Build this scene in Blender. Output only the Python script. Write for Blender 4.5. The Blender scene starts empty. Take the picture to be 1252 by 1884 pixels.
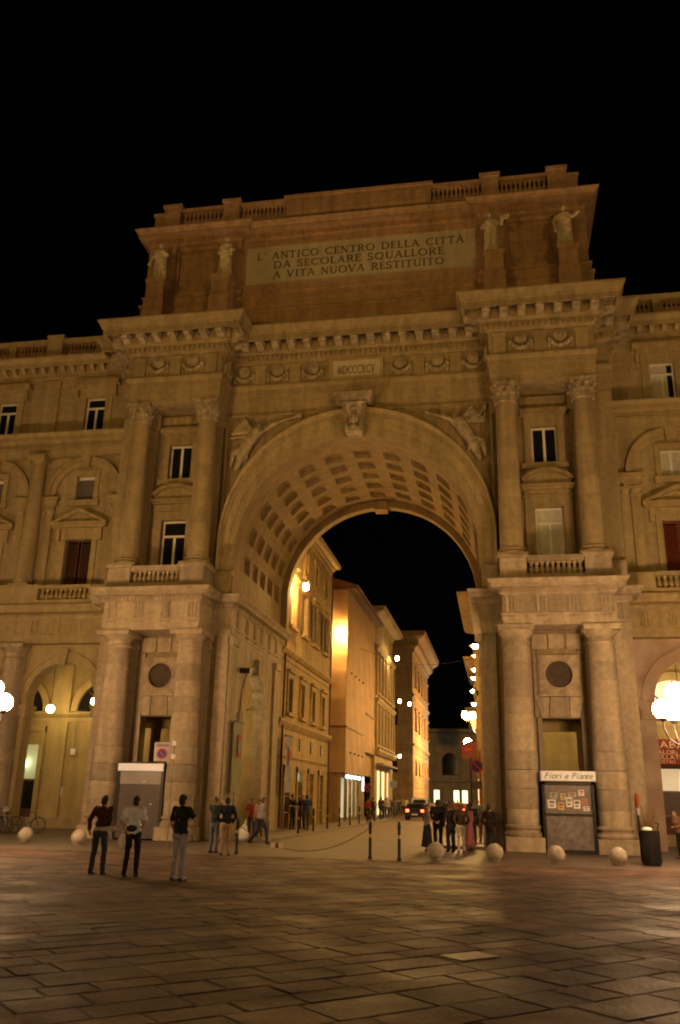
import bpy, bmesh, math, random
import numpy as np
from mathutils import Vector, Matrix
random.seed(11)
R_ = math.radians
sc = bpy.context.scene
COL = sc.collection

# ------------------------------------------------------------------ camera
CAM = Vector((5.895, -34.62, 1.76))
F_PX, YAW, PITCH, ROLL = 1575.05, -0.1814, 0.322, 0.0218
fw = Vector((math.sin(YAW)*math.cos(PITCH), math.cos(YAW)*math.cos(PITCH), math.sin(PITCH)))
rt = Vector((math.cos(YAW), -math.sin(YAW), 0)); up = rt.cross(fw)
r2 = rt*math.cos(ROLL) + up*math.sin(ROLL); u2 = up*math.cos(ROLL) - rt*math.sin(ROLL)
cd = bpy.data.cameras.new('camera'); cam = bpy.data.objects.new('camera', cd); COL.objects.link(cam)
cam.matrix_world = Matrix(((r2.x, u2.x, -fw.x, CAM.x), (r2.y, u2.y, -fw.y, CAM.y), (r2.z, u2.z, -fw.z, CAM.z), (0, 0, 0, 1)))
cd.sensor_fit = 'HORIZONTAL'; cd.sensor_width = 36; cd.lens = F_PX/1252*36
cd.clip_start = 0.1; cd.clip_end = 2000
sc.camera = cam

# ------------------------------------------------------------------ night sky, exposure
w = bpy.data.worlds.new('World'); sc.world = w; w.use_nodes = True
wn = w.node_tree; bg = wn.nodes['Background']
sky = wn.nodes.new('ShaderNodeTexSky'); sky.sky_type = 'NISHITA'; sky.sun_disc = False
sky.sun_elevation = R_(4); sky.sun_rotation = R_(200)
wn.links.new(sky.outputs[0], bg.inputs[0]); bg.inputs[1].default_value = 0.00018
sc.view_settings.view_transform = 'Standard'; sc.view_settings.look = 'None'
sc.view_settings.exposure = 0.0; sc.view_settings.gamma = 1.0; sc.view_settings.use_curve_mapping = False
cy = sc.cycles
cy.use_denoising = True; cy.sample_clamp_indirect = 3.0; cy.sample_clamp_direct = 0
cy.max_bounces = 5; cy.diffuse_bounces = 3; cy.glossy_bounces = 2; cy.transmission_bounces = 2
cy.caustics_reflective = False; cy.caustics_refractive = False; cy.filter_width = 2.0
cy.use_light_tree = True

# light levels (radiance of each kind of lamp)
GLOBE = 120.0          # piazza lamp globes
ADDED_FLOOD = 14500.0         # added floodlights out of view across the square (W)
ADDED_FLOOD_NEAR = 2200.0    # added low floodlights out of view beside the monument (W)
SODIUM = 1100.0         # street wall lanterns
PORTICO = 48.0         # lamps under the arcades

# ------------------------------------------------------------------ helpers
WM = {}
TMP = bpy.data.scenes.new('workbench')      # scratch scene for fusing meshes, removed at the end
def thing(name, label, cat, loc=(0, 0, 0), group=None, rotz=0.0):
    o = bpy.data.objects.new(name, None); COL.objects.link(o)
    M = Matrix.Translation(Vector(loc)) @ Matrix.Rotation(rotz, 4, 'Z')
    o.matrix_basis = M; WM[o] = M
    o['label'] = label; o['category'] = cat
    if group: o['group'] = group
    o.empty_display_size = 0.1
    return o
def inst(name, mesh, parent=None, M=None, kind=None, local=False):
    """one object showing `mesh`; M is its world matrix (or local to the parent)"""
    o = bpy.data.objects.new(name, mesh); COL.objects.link(o)
    M = M or Matrix()
    if parent is not None:
        o.parent = parent
        if local:
            o.matrix_basis = M; WM[o] = WM[parent] @ M
        else:
            o.matrix_basis = M; o.matrix_parent_inverse = WM[parent].inverted(); WM[o] = M
    else:
        o.matrix_basis = M; WM[o] = M
    if kind: o['kind'] = kind
    return o
def tag(o, label, cat, group=None):
    o['label'] = label; o['category'] = cat
    if group: o['group'] = group
    return o
T = lambda x, y, z: Matrix.Translation(Vector((x, y, z)))
RZ = lambda a: Matrix.Rotation(a, 4, 'Z')
RX = lambda a: Matrix.Rotation(a, 4, 'X')
RY = lambda a: Matrix.Rotation(a, 4, 'Y')

class MB:
    def __init__(s): s.v = []; s.f = []
    def add(s, vs, fs, M=None):
        n = len(s.v)
        s.v += [tuple(M @ Vector(p)) for p in vs] if M else [tuple(p) for p in vs]
        s.f += [tuple(i+n for i in f) for f in fs]
        return s
    def box(s, x0, x1, y0, y1, z0, z1, M=None):
        return s.add([(x0,y0,z0),(x1,y0,z0),(x1,y1,z0),(x0,y1,z0),(x0,y0,z1),(x1,y0,z1),(x1,y1,z1),(x0,y1,z1)],
                     [(0,3,2,1),(4,5,6,7),(0,1,5,4),(1,2,6,5),(2,3,7,6),(3,0,4,7)], M)
    def cbox(s, x0, x1, y0, y1, z0, z1, b=.02, M=None):
        """box with chamfered front (−y) edges and top"""
        vs = [(x0,y0+b,z0),(x1,y0+b,z0),(x1,y1,z0),(x0,y1,z0),(x0,y0+b,z1),(x1,y0+b,z1),(x1,y1,z1),(x0,y1,z1),
              (x0+b,y0,z0+b),(x1-b,y0,z0+b),(x1-b,y0,z1-b),(x0+b,y0,z1-b)]
        return s.add(vs, [(0,3,2,1),(4,5,6,7),(1,2,6,5),(2,3,7,6),(3,0,4,7),(8,9,10,11),(0,1,9,8),(1,5,10,9),(5,4,11,10),(4,0,8,11)], M)
    def lathe(s, prof, n=24, M=None, cap=True):
        vs = []; fs = []
        for r, z in prof:
            for k in range(n):
                a = 2*math.pi*k/n; vs.append((r*math.cos(a), r*math.sin(a), z))
        for i in range(len(prof)-1):
            for k in range(n):
                k2 = (k+1) % n; fs.append((i*n+k, i*n+k2, (i+1)*n+k2, (i+1)*n+k))
        if cap:
            fs.append(tuple(range(n-1, -1, -1))); fs.append(tuple((len(prof)-1)*n+k for k in range(n)))
        return s.add(vs, fs, M)
    def tube(s, pts, r, n=8, M=None):
        pts = [Vector(p) for p in pts]; rs = r if isinstance(r, (list, tuple)) else [r]*len(pts)
        vs = []; fs = []; ref = None
        for i, p in enumerate(pts):
            d = (pts[min(i+1, len(pts)-1)] - pts[max(i-1, 0)]).normalized()
            if ref is None: ref = Vector((0,0,1)) if abs(d.z) < .9 else Vector((1,0,0))
            a = d.cross(ref).normalized(); b = a.cross(d).normalized(); ref = b
            for k in range(n):
                t = 2*math.pi*k/n; vs.append(tuple(p + (a*math.cos(t) + b*math.sin(t))*rs[i]))
        for i in range(len(pts)-1):
            for k in range(n):
                k2 = (k+1) % n; fs.append((i*n+k, i*n+k2, (i+1)*n+k2, (i+1)*n+k))
        fs.append(tuple(range(n-1, -1, -1))); fs.append(tuple((len(pts)-1)*n+k for k in range(n)))
        return s.add(vs, fs, M)
    def ell(s, c, r, n=12, m=8, M=None):
        if not isinstance(r, (tuple, list)): r = (r, r, r)
        vs = [(0,0,-1)]; fs = []
        for i in range(1, m):
            t = -math.pi/2 + math.pi*i/m
            for k in range(n):
                a = 2*math.pi*k/n; vs.append((math.cos(t)*math.cos(a), math.cos(t)*math.sin(a), math.sin(t)))
        vs.append((0,0,1)); L = len(vs)-1
        for k in range(n): fs.append((0, 1+(k+1) % n, 1+k)); fs.append((L, L-n+k, L-n+(k+1) % n))
        for i in range(m-2):
            for k in range(n):
                k2 = (k+1) % n; fs.append((1+i*n+k, 1+i*n+k2, 1+(i+1)*n+k2, 1+(i+1)*n+k))
        return s.add([(c[0]+r[0]*x, c[1]+r[1]*y, c[2]+r[2]*z) for x, y, z in vs], fs, M)
    def bone(s, p, q, r0, r1, n=10):
        s.tube([p, q], [r0, r1], n); s.ell(p, r0, n, 6); s.ell(q, r1, n, 6); return s
    def prism(s, poly, d0, d1, axis='y', M=None):
        """poly of (a,b): axis y -> (x,z) ; axis x -> (y,z) ; axis z -> (x,y)"""
        n = len(poly)
        mk = {'y': lambda a, b, d: (a, d, b), 'x': lambda a, b, d: (d, a, b), 'z': lambda a, b, d: (a, b, d)}[axis]
        vs = [mk(a, b, d0) for a, b in poly] + [mk(a, b, d1) for a, b in poly]
        fs = [tuple(range(n)), tuple(range(2*n-1, n-1, -1))] + [(i, n+i, n+(i+1) % n, (i+1) % n) for i in range(n)]
        return s.add(vs, fs, M)
    def ring(s, cx, cz, r0, r1, a0, a1, y0, y1, n=24, M=None):
        """arched band in the xz plane; angles from +x, degrees"""
        vs = []; fs = []
        for i in range(n+1):
            a = R_(a0 + (a1-a0)*i/n); c, t = math.cos(a), math.sin(a)
            vs += [(cx+r0*c, y0, cz+r0*t), (cx+r1*c, y0, cz+r1*t), (cx+r1*c, y1, cz+r1*t), (cx+r0*c, y1, cz+r0*t)]
        for i in range(n):
            b = 4*i
            for k in range(4): fs.append((b+k, b+4+k, b+4+(k+1) % 4, b+(k+1) % 4))
        fs += [(0,1,2,3), (4*n+3,4*n+2,4*n+1,4*n)]
        return s.add(vs, fs, M)
    def moulding(s, prof, path, M=None):
        """sweep a profile of (out,z) along a plan path; 'out' is to the right hand of travel (−y when walking +x)"""
        P = [Vector(p) for p in path]; n = len(P); offs = []
        for i in range(n):
            d1 = (P[i]-P[i-1]).normalized() if i > 0 else None
            d2 = (P[i+1]-P[i]).normalized() if i < n-1 else None
            if d1 is None: d1 = d2
            if d2 is None: d2 = d1
            n1 = Vector((d1.y, -d1.x)); n2 = Vector((d2.y, -d2.x))
            offs.append((n1+n2)/(1+n1.dot(n2)))
        m = len(prof); vs = []; fs = []
        for p, o in zip(P, offs):
            for out, z in prof: vs.append((p.x+o.x*out, p.y+o.y*out, z))
        for i in range(n-1):
            for k in range(m-1): fs.append((i*m+k, (i+1)*m+k, (i+1)*m+k+1, i*m+k+1))
        fs.append(tuple(range(m))); fs.append(tuple((n-1)*m+k for k in range(m-1, -1, -1)))
        return s.add(vs, fs, M)
    def mesh(s, name, mat, smooth=False):
        me = bpy.data.meshes.new(name); me.from_pydata(s.v, [], s.f); me.update()
        if mat: me.materials.append(mat)
        if smooth:
            me.polygons.foreach_set('use_smooth', [True]*len(me.polygons))
            if smooth == 'auto':
                try: me.set_sharp_from_angle(angle=R_(38))
                except Exception: pass
        return me
    def build(s, name, mat, parent=None, smooth=False, kind=None, M=None, local=False):
        return inst(name, s.mesh(name, mat, smooth), parent, M, kind, local)

def wall_holes(mb, x0, x1, z0, z1, holes, y0, y1):
    """solid wall with rectangular holes (hx0,hx1,hz0,hz1)"""
    xs = sorted({x0, x1} | {h[0] for h in holes} | {h[1] for h in holes}); xs = [x for x in xs if x0 <= x <= x1]
    for a, b in zip(xs, xs[1:]):
        m = (a+b)/2; cuts = sorted([(h[2], h[3]) for h in holes if h[0] < m < h[1]]); z = z0
        for c, d in cuts:
            if c > z: mb.box(a, b, y0, y1, z, c)
            z = d
        if z < z1: mb.box(a, b, y0, y1, z, z1)
def arch_wall(mb, u0, u1, z0, z1, uc, h, zs, mp, thick, n=28, rz=None):
    """flat wall u0..u1 x z0..z1 with one arched opening; mp(u,z,d)->xyz"""
    rz = rz or h
    pts = [(uc-h, z0)] + [(uc-h*math.cos(math.pi*i/n), zs+rz*math.sin(math.pi*i/n)) for i in range(n+1)] + [(uc+h, z0)]
    for d in (0, thick):
        q = lambda *L: mb.add([mp(a, b, d) for a, b in L], [tuple(range(len(L)))])
        q((u0,z0),(uc-h,z0),(uc-h,zs),(uc-h,z1),(u0,z1)); q((uc+h,z0),(u1,z0),(u1,z1),(uc+h,z1),(uc+h,zs))
        for (a,b),(c,e) in zip(pts[1:-1], pts[2:-1]): q((a,b),(c,e),(c,z1),(a,z1))
    for (a,b),(c,e) in zip(pts, pts[1:]):
        mb.add([mp(a,b,0),mp(c,e,0),mp(c,e,thick),mp(a,b,thick)], [(0,1,2,3)])
    for (a,b),(c,e) in (((u0,z1),(u1,z1)),((u0,z0),(u0,z1)),((u1,z0),(u1,z1))):
        mb.add([mp(a,b,0),mp(c,e,0),mp(c,e,thick),mp(a,b,thick)], [(0,1,2,3)])
def remeshed(mb, name, mat, voxel=.016, smooth=4):
    """fuse overlapping shapes into one continuous skin"""
    me = mb.mesh(name, None); o = bpy.data.objects.new('tmp', me); TMP.collection.objects.link(o)
    m = o.modifiers.new('r', 'REMESH'); m.mode = 'VOXEL'; m.voxel_size = voxel; m.use_smooth_shade = True
    if smooth:
        m2 = o.modifiers.new('s', 'SMOOTH'); m2.factor = .5; m2.iterations = smooth
    with bpy.context.temp_override(scene=TMP, view_layer=TMP.view_layers[0]):
        dg = bpy.context.evaluated_depsgraph_get()
        out = bpy.data.meshes.new_from_object(o.evaluated_get(dg)); out.name = name
    bpy.data.objects.remove(o); bpy.data.meshes.remove(me)
    out.materials.clear(); out.materials.append(mat)
    out.polygons.foreach_set('use_smooth', [True]*len(out.polygons))
    return out
def wrinkle(me, amp, freq, seed=0.0):
    """small folds: push the skin along its normals by a sum of crossed waves"""
    n = len(me.vertices); co = np.empty(n*3, np.float32); no = np.empty(n*3, np.float32)
    me.vertices.foreach_get('co', co); me.vertex_normals.foreach_get('vector', no); p = co.reshape(-1, 3)*freq; q = np.zeros(n)
    r = np.random.RandomState(int(abs(seed)*100) % 9999)
    for k in range(9):
        d = r.normal(size=3); d[2] *= 1.5; d *= (.6+.16*k)/np.linalg.norm(d)*3.2
        q += np.sin(p @ d + r.uniform(0, 6.28) + 1.3*np.sin(p @ d[[2, 0, 1]]*.7))/(1+.25*k)
    co += (no.reshape(-1, 3)*(amp*.38*q)[:, None]).ravel().astype(np.float32)
    me.vertices.foreach_set('co', co); me.update(); return me
def text_mesh(s, size, mat, depth=.01, shear=0.0, align='CENTER'):
    c = bpy.data.curves.new('t', 'FONT'); c.body = s; c.size = size; c.extrude = depth; c.shear = shear
    c.align_x = align; c.align_y = 'CENTER'; c.resolution_u = 3
    o = bpy.data.objects.new('t', c); TMP.collection.objects.link(o)
    with bpy.context.temp_override(scene=TMP, view_layer=TMP.view_layers[0]):
        dg = bpy.context.evaluated_depsgraph_get()
        me = bpy.data.meshes.new_from_object(o.evaluated_get(dg)); me.name = 'letter'
    bpy.data.objects.remove(o); me.materials.clear(); me.materials.append(mat)
    return me

# ------------------------------------------------------------------ materials
def mat(name, col, rough=.7, var=.15, scale=3.0, bump=0.0, bscale=20.0, metal=0.0, rnd=0.0, stain=0.0, dark=None, spec=.3, course=None, sheen=0.0):
    m = bpy.data.materials.new(name); m.use_nodes = True; nt = m.node_tree; N = nt.nodes; L = nt.links
    b = N['Principled BSDF']; b.inputs['Roughness'].default_value = rough; b.inputs['Metallic'].default_value = metal
    b.inputs['Specular IOR Level'].default_value = spec
    tc = N.new('ShaderNodeNewGeometry').outputs['Position']
    def noise(sc_, det=5, vec=None):
        n = N.new('ShaderNodeTexNoise'); n.inputs['Scale'].default_value = sc_; n.inputs['Detail'].default_value = det
        L.new(vec or tc, n.inputs['Vector']); return n.outputs['Fac']
    def ramp(fac, a, c, p0=.3, p1=.7):
        r = N.new('ShaderNodeMapRange'); r.inputs[1].default_value = p0; r.inputs[2].default_value = p1
        r.inputs[3].default_value = a; r.inputs[4].default_value = c; L.new(fac, r.inputs[0]); return r.outputs[0]
    def mul(a, c):
        n = N.new('ShaderNodeMath'); n.operation = 'MULTIPLY'
        for i, x in enumerate((a, c)):
            if isinstance(x, (int, float)): n.inputs[i].default_value = x
            else: L.new(x, n.inputs[i])
        return n.outputs[0]
    k = ramp(noise(scale), 1-var, 1+var)
    k = mul(k, ramp(noise(scale*9, 3), 1-var*.5, 1+var*.5))
    if rnd:
        oi = N.new('ShaderNodeObjectInfo').outputs['Random']; gi = N.new('ShaderNodeNewGeometry').outputs['Random Per Island']
        ad = N.new('ShaderNodeMath'); ad.operation = 'ADD'; L.new(oi, ad.inputs[0]); L.new(gi, ad.inputs[1])
        fr = N.new('ShaderNodeMath'); fr.operation = 'FRACT'; L.new(ad.outputs[0], fr.inputs[0])
        k = mul(k, ramp(fr.outputs[0], 1-rnd, 1+rnd, 0, 1))
    if stain:
        mp = N.new('ShaderNodeMapping'); mp.inputs['Scale'].default_value = (2.6, 2.6, .28); L.new(tc, mp.inputs[0])
        k = mul(k, ramp(noise(1.0, 4, mp.outputs[0]), 1-stain, 1.05, .38, .6))
    brick = None
    if course:                      # masonry courses in the plane of the wall
        sx = N.new('ShaderNodeSeparateXYZ'); L.new(tc, sx.inputs[0]); ad = N.new('ShaderNodeMath'); L.new(sx.outputs[0], ad.inputs[0]); L.new(sx.outputs[1], ad.inputs[1])
        cb = N.new('ShaderNodeCombineXYZ'); L.new(ad.outputs[0], cb.inputs[0]); L.new(sx.outputs[2], cb.inputs[1])
        bt = N.new('ShaderNodeTexBrick'); bt.inputs['Scale'].default_value = 1.0; bt.inputs['Brick Width'].default_value = course[0]; bt.inputs['Row Height'].default_value = course[1]
        bt.inputs['Mortar Size'].default_value = .014; bt.inputs['Mortar Smooth'].default_value = .3
        bt.inputs['Color1'].default_value = (.93,.93,.93,1); bt.inputs['Color2'].default_value = (1.06,1.06,1.06,1); bt.inputs['Mortar'].default_value = (.74,.74,.74,1)
        L.new(cb.outputs[0], bt.inputs['Vector']); k = mul(k, bt.outputs['Color']); brick = bt.outputs['Fac']
    if sheen: L.new(ramp(noise(.8, 4), rough-sheen, rough+sheen, .35, .65), b.inputs['Roughness'])
    vm = N.new('ShaderNodeVectorMath'); vm.operation = 'SCALE'; vm.inputs[0].default_value = col[:3]; L.new(k, vm.inputs['Scale'])
    out = vm.outputs[0]
    if dark:
        mx = N.new('ShaderNodeMix'); mx.data_type = 'RGBA'; L.new(ramp(noise(scale*.6, 6), 0, 1, .5, .68), mx.inputs[0])
        L.new(out, mx.inputs[6]); mx.inputs[7].default_value = (*dark, 1); out = mx.outputs[2]
    L.new(out, b.inputs['Base Color'])
    if bump:
        bn = N.new('ShaderNodeBump'); bn.inputs['Strength'].default_value = bump; bn.inputs['Distance'].default_value = .02
        L.new(noise(bscale, 6), bn.inputs['Height']); L.new(bn.outputs[0], b.inputs['Normal'])
    return m
def glow(name, col, strength):
    m = bpy.data.materials.new(name); m.use_nodes = True; nt = m.node_tree; b = nt.nodes['Principled BSDF']
    b.inputs['Base Color'].default_value = (.8, .8, .8, 1)
    b.inputs['Emission Color'].default_value = (*col, 1); b.inputs['Emission Strength'].default_value = strength
    return m

S_LOW = mat('lower_stone', (.40,.325,.235), .8, .16, 5, .7, 26, rnd=.18, stain=.2)
S_UP = mat('upper_stone', (.345,.27,.15), .8, .14, 4, .6, 24, rnd=.09, stain=.2)
S_UPW = mat('upper_wall_stone', (.31,.24,.135), .8, .14, 4, .6, 24, stain=.2, course=(1.3,.62))
S_ATT = mat('attic_stone', (.40,.265,.16), .85, .15, 4, .6, 24, rnd=.04, stain=.18, course=(1.3,.62))
S_CARV = mat('carved_stone', (.38,.315,.215), .8, .3, 4, .8, 22, stain=.3)
S_STAT = mat('statue_marble', (.62,.53,.38), .7, .2, 4, .4, 22, stain=.3)
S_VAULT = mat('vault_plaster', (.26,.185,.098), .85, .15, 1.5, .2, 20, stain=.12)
S_WING = mat('wing_stone', (.40,.315,.165), .82, .13, 4, .55, 24, rnd=.05, stain=.13)
S_WINGW = mat('wing_wall_stone', (.40,.32,.18), .82, .13, 4, .55, 24, stain=.2, course=(1.1,.5))
S_PORT = mat('portico_plaster', (.43,.33,.15), .8, .14, 1.2, .15, 20, stain=.12)
S_PINK = mat('peeling_pink_plaster', (.40,.285,.215), .8, .12, 1.2, .2, 14, dark=(.5,.40,.33))
M_ROUND = mat('roundel_bronze', (.075,.055,.045), .8, .2, 4, .2)
M_PLAQ = mat('pale_marble', (.50,.45,.33), .6, .08, 2, .05, stain=.1)
M_LETT = mat('incised_letter', (.12,.085,.055), .7, .1)
M_WHITE = mat('white_window_paint', (.72,.70,.68), .5, .06)
M_GLASS = mat('dark_glass', (.012,.013,.015), .08, .1, spec=.6)
M_CURT = mat('white_curtain', (.5,.5,.47), .8, .12, 6)
M_SHUT = mat('brown_shutter', (.09,.045,.03), .6, .2, 6, .2)
M_IRON = mat('dark_iron', (.022,.021,.02), .45, .2, 8, metal=.2)
M_GREY = mat('grey_shutter', (.12,.10,.095), .55, .1, 3, metal=.1)
M_PANEL = mat('white_sign_panel', (.75,.72,.72), .5, .04)
M_PAVE = mat('paving_stone', (.122,.074,.052), .68, .42, 1.7, .55, 16, rnd=.40, dark=(.048,.031,.022), spec=.22, sheen=.14)
M_JOINT = mat('paving_joint', (.05,.035,.025), .9, .5, 3)
M_ASPH = mat('asphalt', (.15,.108,.072), .6, .2, 1.5, .4, 60, spec=.4)
M_KERB = mat('kerb_stone', (.26,.22,.18), .7, .15, 4, .3, rnd=.12)
M_SPHERE = mat('bollard_travertine', (.40,.35,.29), .75, .18, 9, .4, 30)
GL_WARM = glow('globe_glass', (1.0,.59,.29), GLOBE)
GL_PORT = glow('portico_lamp_glass', (1.0,.70,.26), PORTICO)
GL_SOD = glow('sodium_lamp_glass', (1.0,.56,.16), SODIUM)

# ================================================================== TRIUMPHAL ARCH
A = thing('triumphal_arch', 'monumental stone triumphal arch with coffered vault and inscribed attic', 'arch', (0, 1.1, 0))
XI, XO, PC = 6.784, 10.05, 8.42
SGN = (-1, 1)
# ---- balusters (shared)
def baluster_mesh(h, r, m):
    p = [(r*.95,0),(r*.95,.08*h),(r*.5,.14*h),(r,.34*h),(r*.85,.46*h),(r*.42,.72*h),(r*.62,.8*h),(r*.4,.84*h),(r*.9,.92*h),(r*.9,h)]
    return MB().lathe(p, 10).mesh('baluster', m, 'auto')
BAL_LOW = baluster_mesh(.52, .115, S_LOW)
BAL_ATT = baluster_mesh(.78, .125, S_ATT)
BAL_WING = baluster_mesh(.55, .115, S_WING)
def balusters(mesh, x0, x1, n, y, z, parent):
    for i in range(n): inst('baluster', mesh, parent, T(x0+(x1-x0)*(i+.5)/n, y, z))

# ---- lower columns: plinth, base, drums, capital
JO = [.98,1.5,2.22,2.89,3.57,4.28,4.94,5.58,6.22,6.94,7.62]
def shaft_r(z, r0, r1, z0, z1):
    t = (z-z0)/(z1-z0); return r0 + (r1-r0)*max(0, t-.25)/.75
def drum_mesh(z0, z1, r0, r1, g=.012, n=36, m=S_LOW):
    return MB().lathe([(r0-g,z0),(r0-g*.2,z0+.012),(r0,z0+.03),(r1,z1-.03),(r1-g*.2,z1-.012),(r1-g,z1)], n).mesh('drum', m, 'auto')
DRUMS = [drum_mesh(a, b, shaft_r(a,.60,.505,1,7.6), shaft_r(b,.60,.505,1,7.6), .016) for a, b in zip(JO, JO[1:])]
ROUGH_DRUMS = [drum_mesh(a, b, shaft_r(a,.60,.505,1,7.6)+.022, shaft_r(b,.60,.505,1,7.6)+.022, .04) for a, b in zip(JO, JO[1:])]
LB = MB().lathe([(.70,.52),(.73,.56),(.74,.62),(.70,.68),(.64,.71),(.62,.77),(.65,.80),(.69,.84),(.69,.89),(.65,.93),(.61,.95),(.60,.98)], 36).mesh('column', S_LOW, 'auto')
LPL = MB().cbox(-.708,.708,-.708,.708,0,.52,.03).mesh('plinth', S_LOW)
cp = MB().lathe([(.50,7.62),(.50,7.70),(.56,7.72),(.56,7.77),(.50,7.79),(.50,7.92),(.54,7.95),(.62,8.05),(.68,8.12),(.69,8.14)], 36)
cp.box(-.70,.70,-.70,.70,8.14,8.29); cp.box(-.73,.73,-.73,.73,8.29,8.35)
LCAP = cp.mesh('capital', S_LOW, 'auto')
def lower_column(parent, x, y, smin=0):
    c = inst('column', LB, parent, T(x, y, 0))
    inst('plinth', LPL, c, T(x, y, 0)); inst('capital', LCAP, c, T(x, y, 0))
    for i, d in enumerate(DRUMS):
        inst('drum', ROUGH_DRUMS[i] if (i in (1,2,3) and smin) else d, c, T(x, y, 0) @ RZ(i*.7+x))
    return c
for s in SGN:
    for x in (XI, XO): lower_column(A, s*x, 0, 1)

# ---- upper columns with corinthian capitals
UJ = [11.62+ (18.16-11.62)*i/9 for i in range(10)]
UDR = [drum_mesh(a, b, shaft_r(a,.475,.405,11.6,18.2), shaft_r(b,.475,.405,11.6,18.2), .006, 32, S_UP) for a, b in zip(UJ, UJ[1:])]
ub = MB().lathe([(.60,11.32),(.62,11.37),(.60,11.43),(.53,11.46),(.51,11.50),(.56,11.53),(.56,11.57),(.49,11.60),(.475,11.62)], 32)
ub.box(-.62,.62,-.62,.62,11.22,11.32)
UB = ub.mesh('upper_column', S_UP, 'auto')
def corinthian(r, h, m):
    mb = MB(); mb.lathe([(r*1.0,0),(r*1.1,.03*h),(r*1.1,.06*h),(r*.95,.08*h),(r*.96,.55*h),(r*1.12,.8*h),(r*1.3,.88*h)], 24)
    def leaf(a, z0, hh, wd, out):
        M = RZ(a); st = []
        for t in (0,.25,.5,.72,.88,1.0,.96):
            st.append(t)
        prof = [(0,0),(.02,.3),(.04,.58),(.10,.8),(.22,.96),(.34,.95),(.36,.84)]
        vs = []; fs = []
        for i, (o, z) in enumerate(prof):
            wk = wd*[.8,1.0,1.05,1.0,.85,.6,.3][i]
            rr = r*1.0 + o*out
            vs += [(rr-.03, -wk/2, z0+z*hh), (rr+.035, -wk*.22, z0+z*hh), (rr+.02, 0, z0+z*hh), (rr+.035, wk*.22, z0+z*hh), (rr-.03, wk/2, z0+z*hh)]
        for i in range(len(prof)-1):
            for k in range(4): fs.append((i*5+k, i*5+k+1, i*5+5+k+1, i*5+5+k))
        mb.add(vs, fs, M)
    for k in range(8): leaf(2*math.pi*k/8, .06*h, .40*h, r*.72, r*1.0)
    for k in range(8): leaf(2*math.pi*(k+.5)/8, .10*h, .64*h, r*.72, r*1.1)
    for k in range(4):
        a = math.pi/4 + k*math.pi/2; M = RZ(a)
        mb.tube([(r*1.0,0,.55*h),(r*1.15,0,.75*h),(r*1.4,0,.88*h),(r*1.62,0,.86*h),(r*1.62,0,.76*h),(r*1.5,0,.76*h)], [.05,.055,.055,.05,.045,.03], 6, M)
        M = RZ(k*math.pi/2)
        for sg in (-1, 1): mb.tube([(r*1.02,sg*.16,.55*h),(r*1.15,sg*.12,.78*h),(r*1.22,sg*.03,.80*h)], .03, 5, M)
        mb.ell((r*1.3,0,.94*h), .085, 8, 6, M)
    ab = []
    for k in range(4):
        a0 = math.pi/4 + k*math.pi/2
        c1 = Vector((math.cos(a0), math.sin(a0)))*r*1.78; c2 = Vector((math.cos(a0+math.pi/2), math.sin(a0+math.pi/2)))*r*1.78
        mid = Vector((math.cos(a0+math.pi/4), math.sin(a0+math.pi/4)))*r*1.2
        for t in (0, .25, .5, .75):
            q = c1*(1-t)**2 + (mid*2-(c1+c2)/2)*2*t*(1-t) + c2*t*t; ab.append((q.x, q.y))
    mb.prism(ab, .88*h, h, 'z')
    return mb.mesh('capital', m, 'auto')
UCAP = corinthian(.445, .95, S_CARV)
for s in SGN:
    for x in (XI, XO):
        c = inst('upper_column', UB, A, T(s*x, 0, 0))
        for i, d in enumerate(UDR): inst('drum', d, c, T(s*x, 0, 0) @ RZ(i*1.3+x*s))
        inst('capital', UCAP, c, T(s*x, 0, 18.14))

GL_LOBBY = glow('assumed_lobby_glass', (1.0,.70,.30), 130.0)
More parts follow.
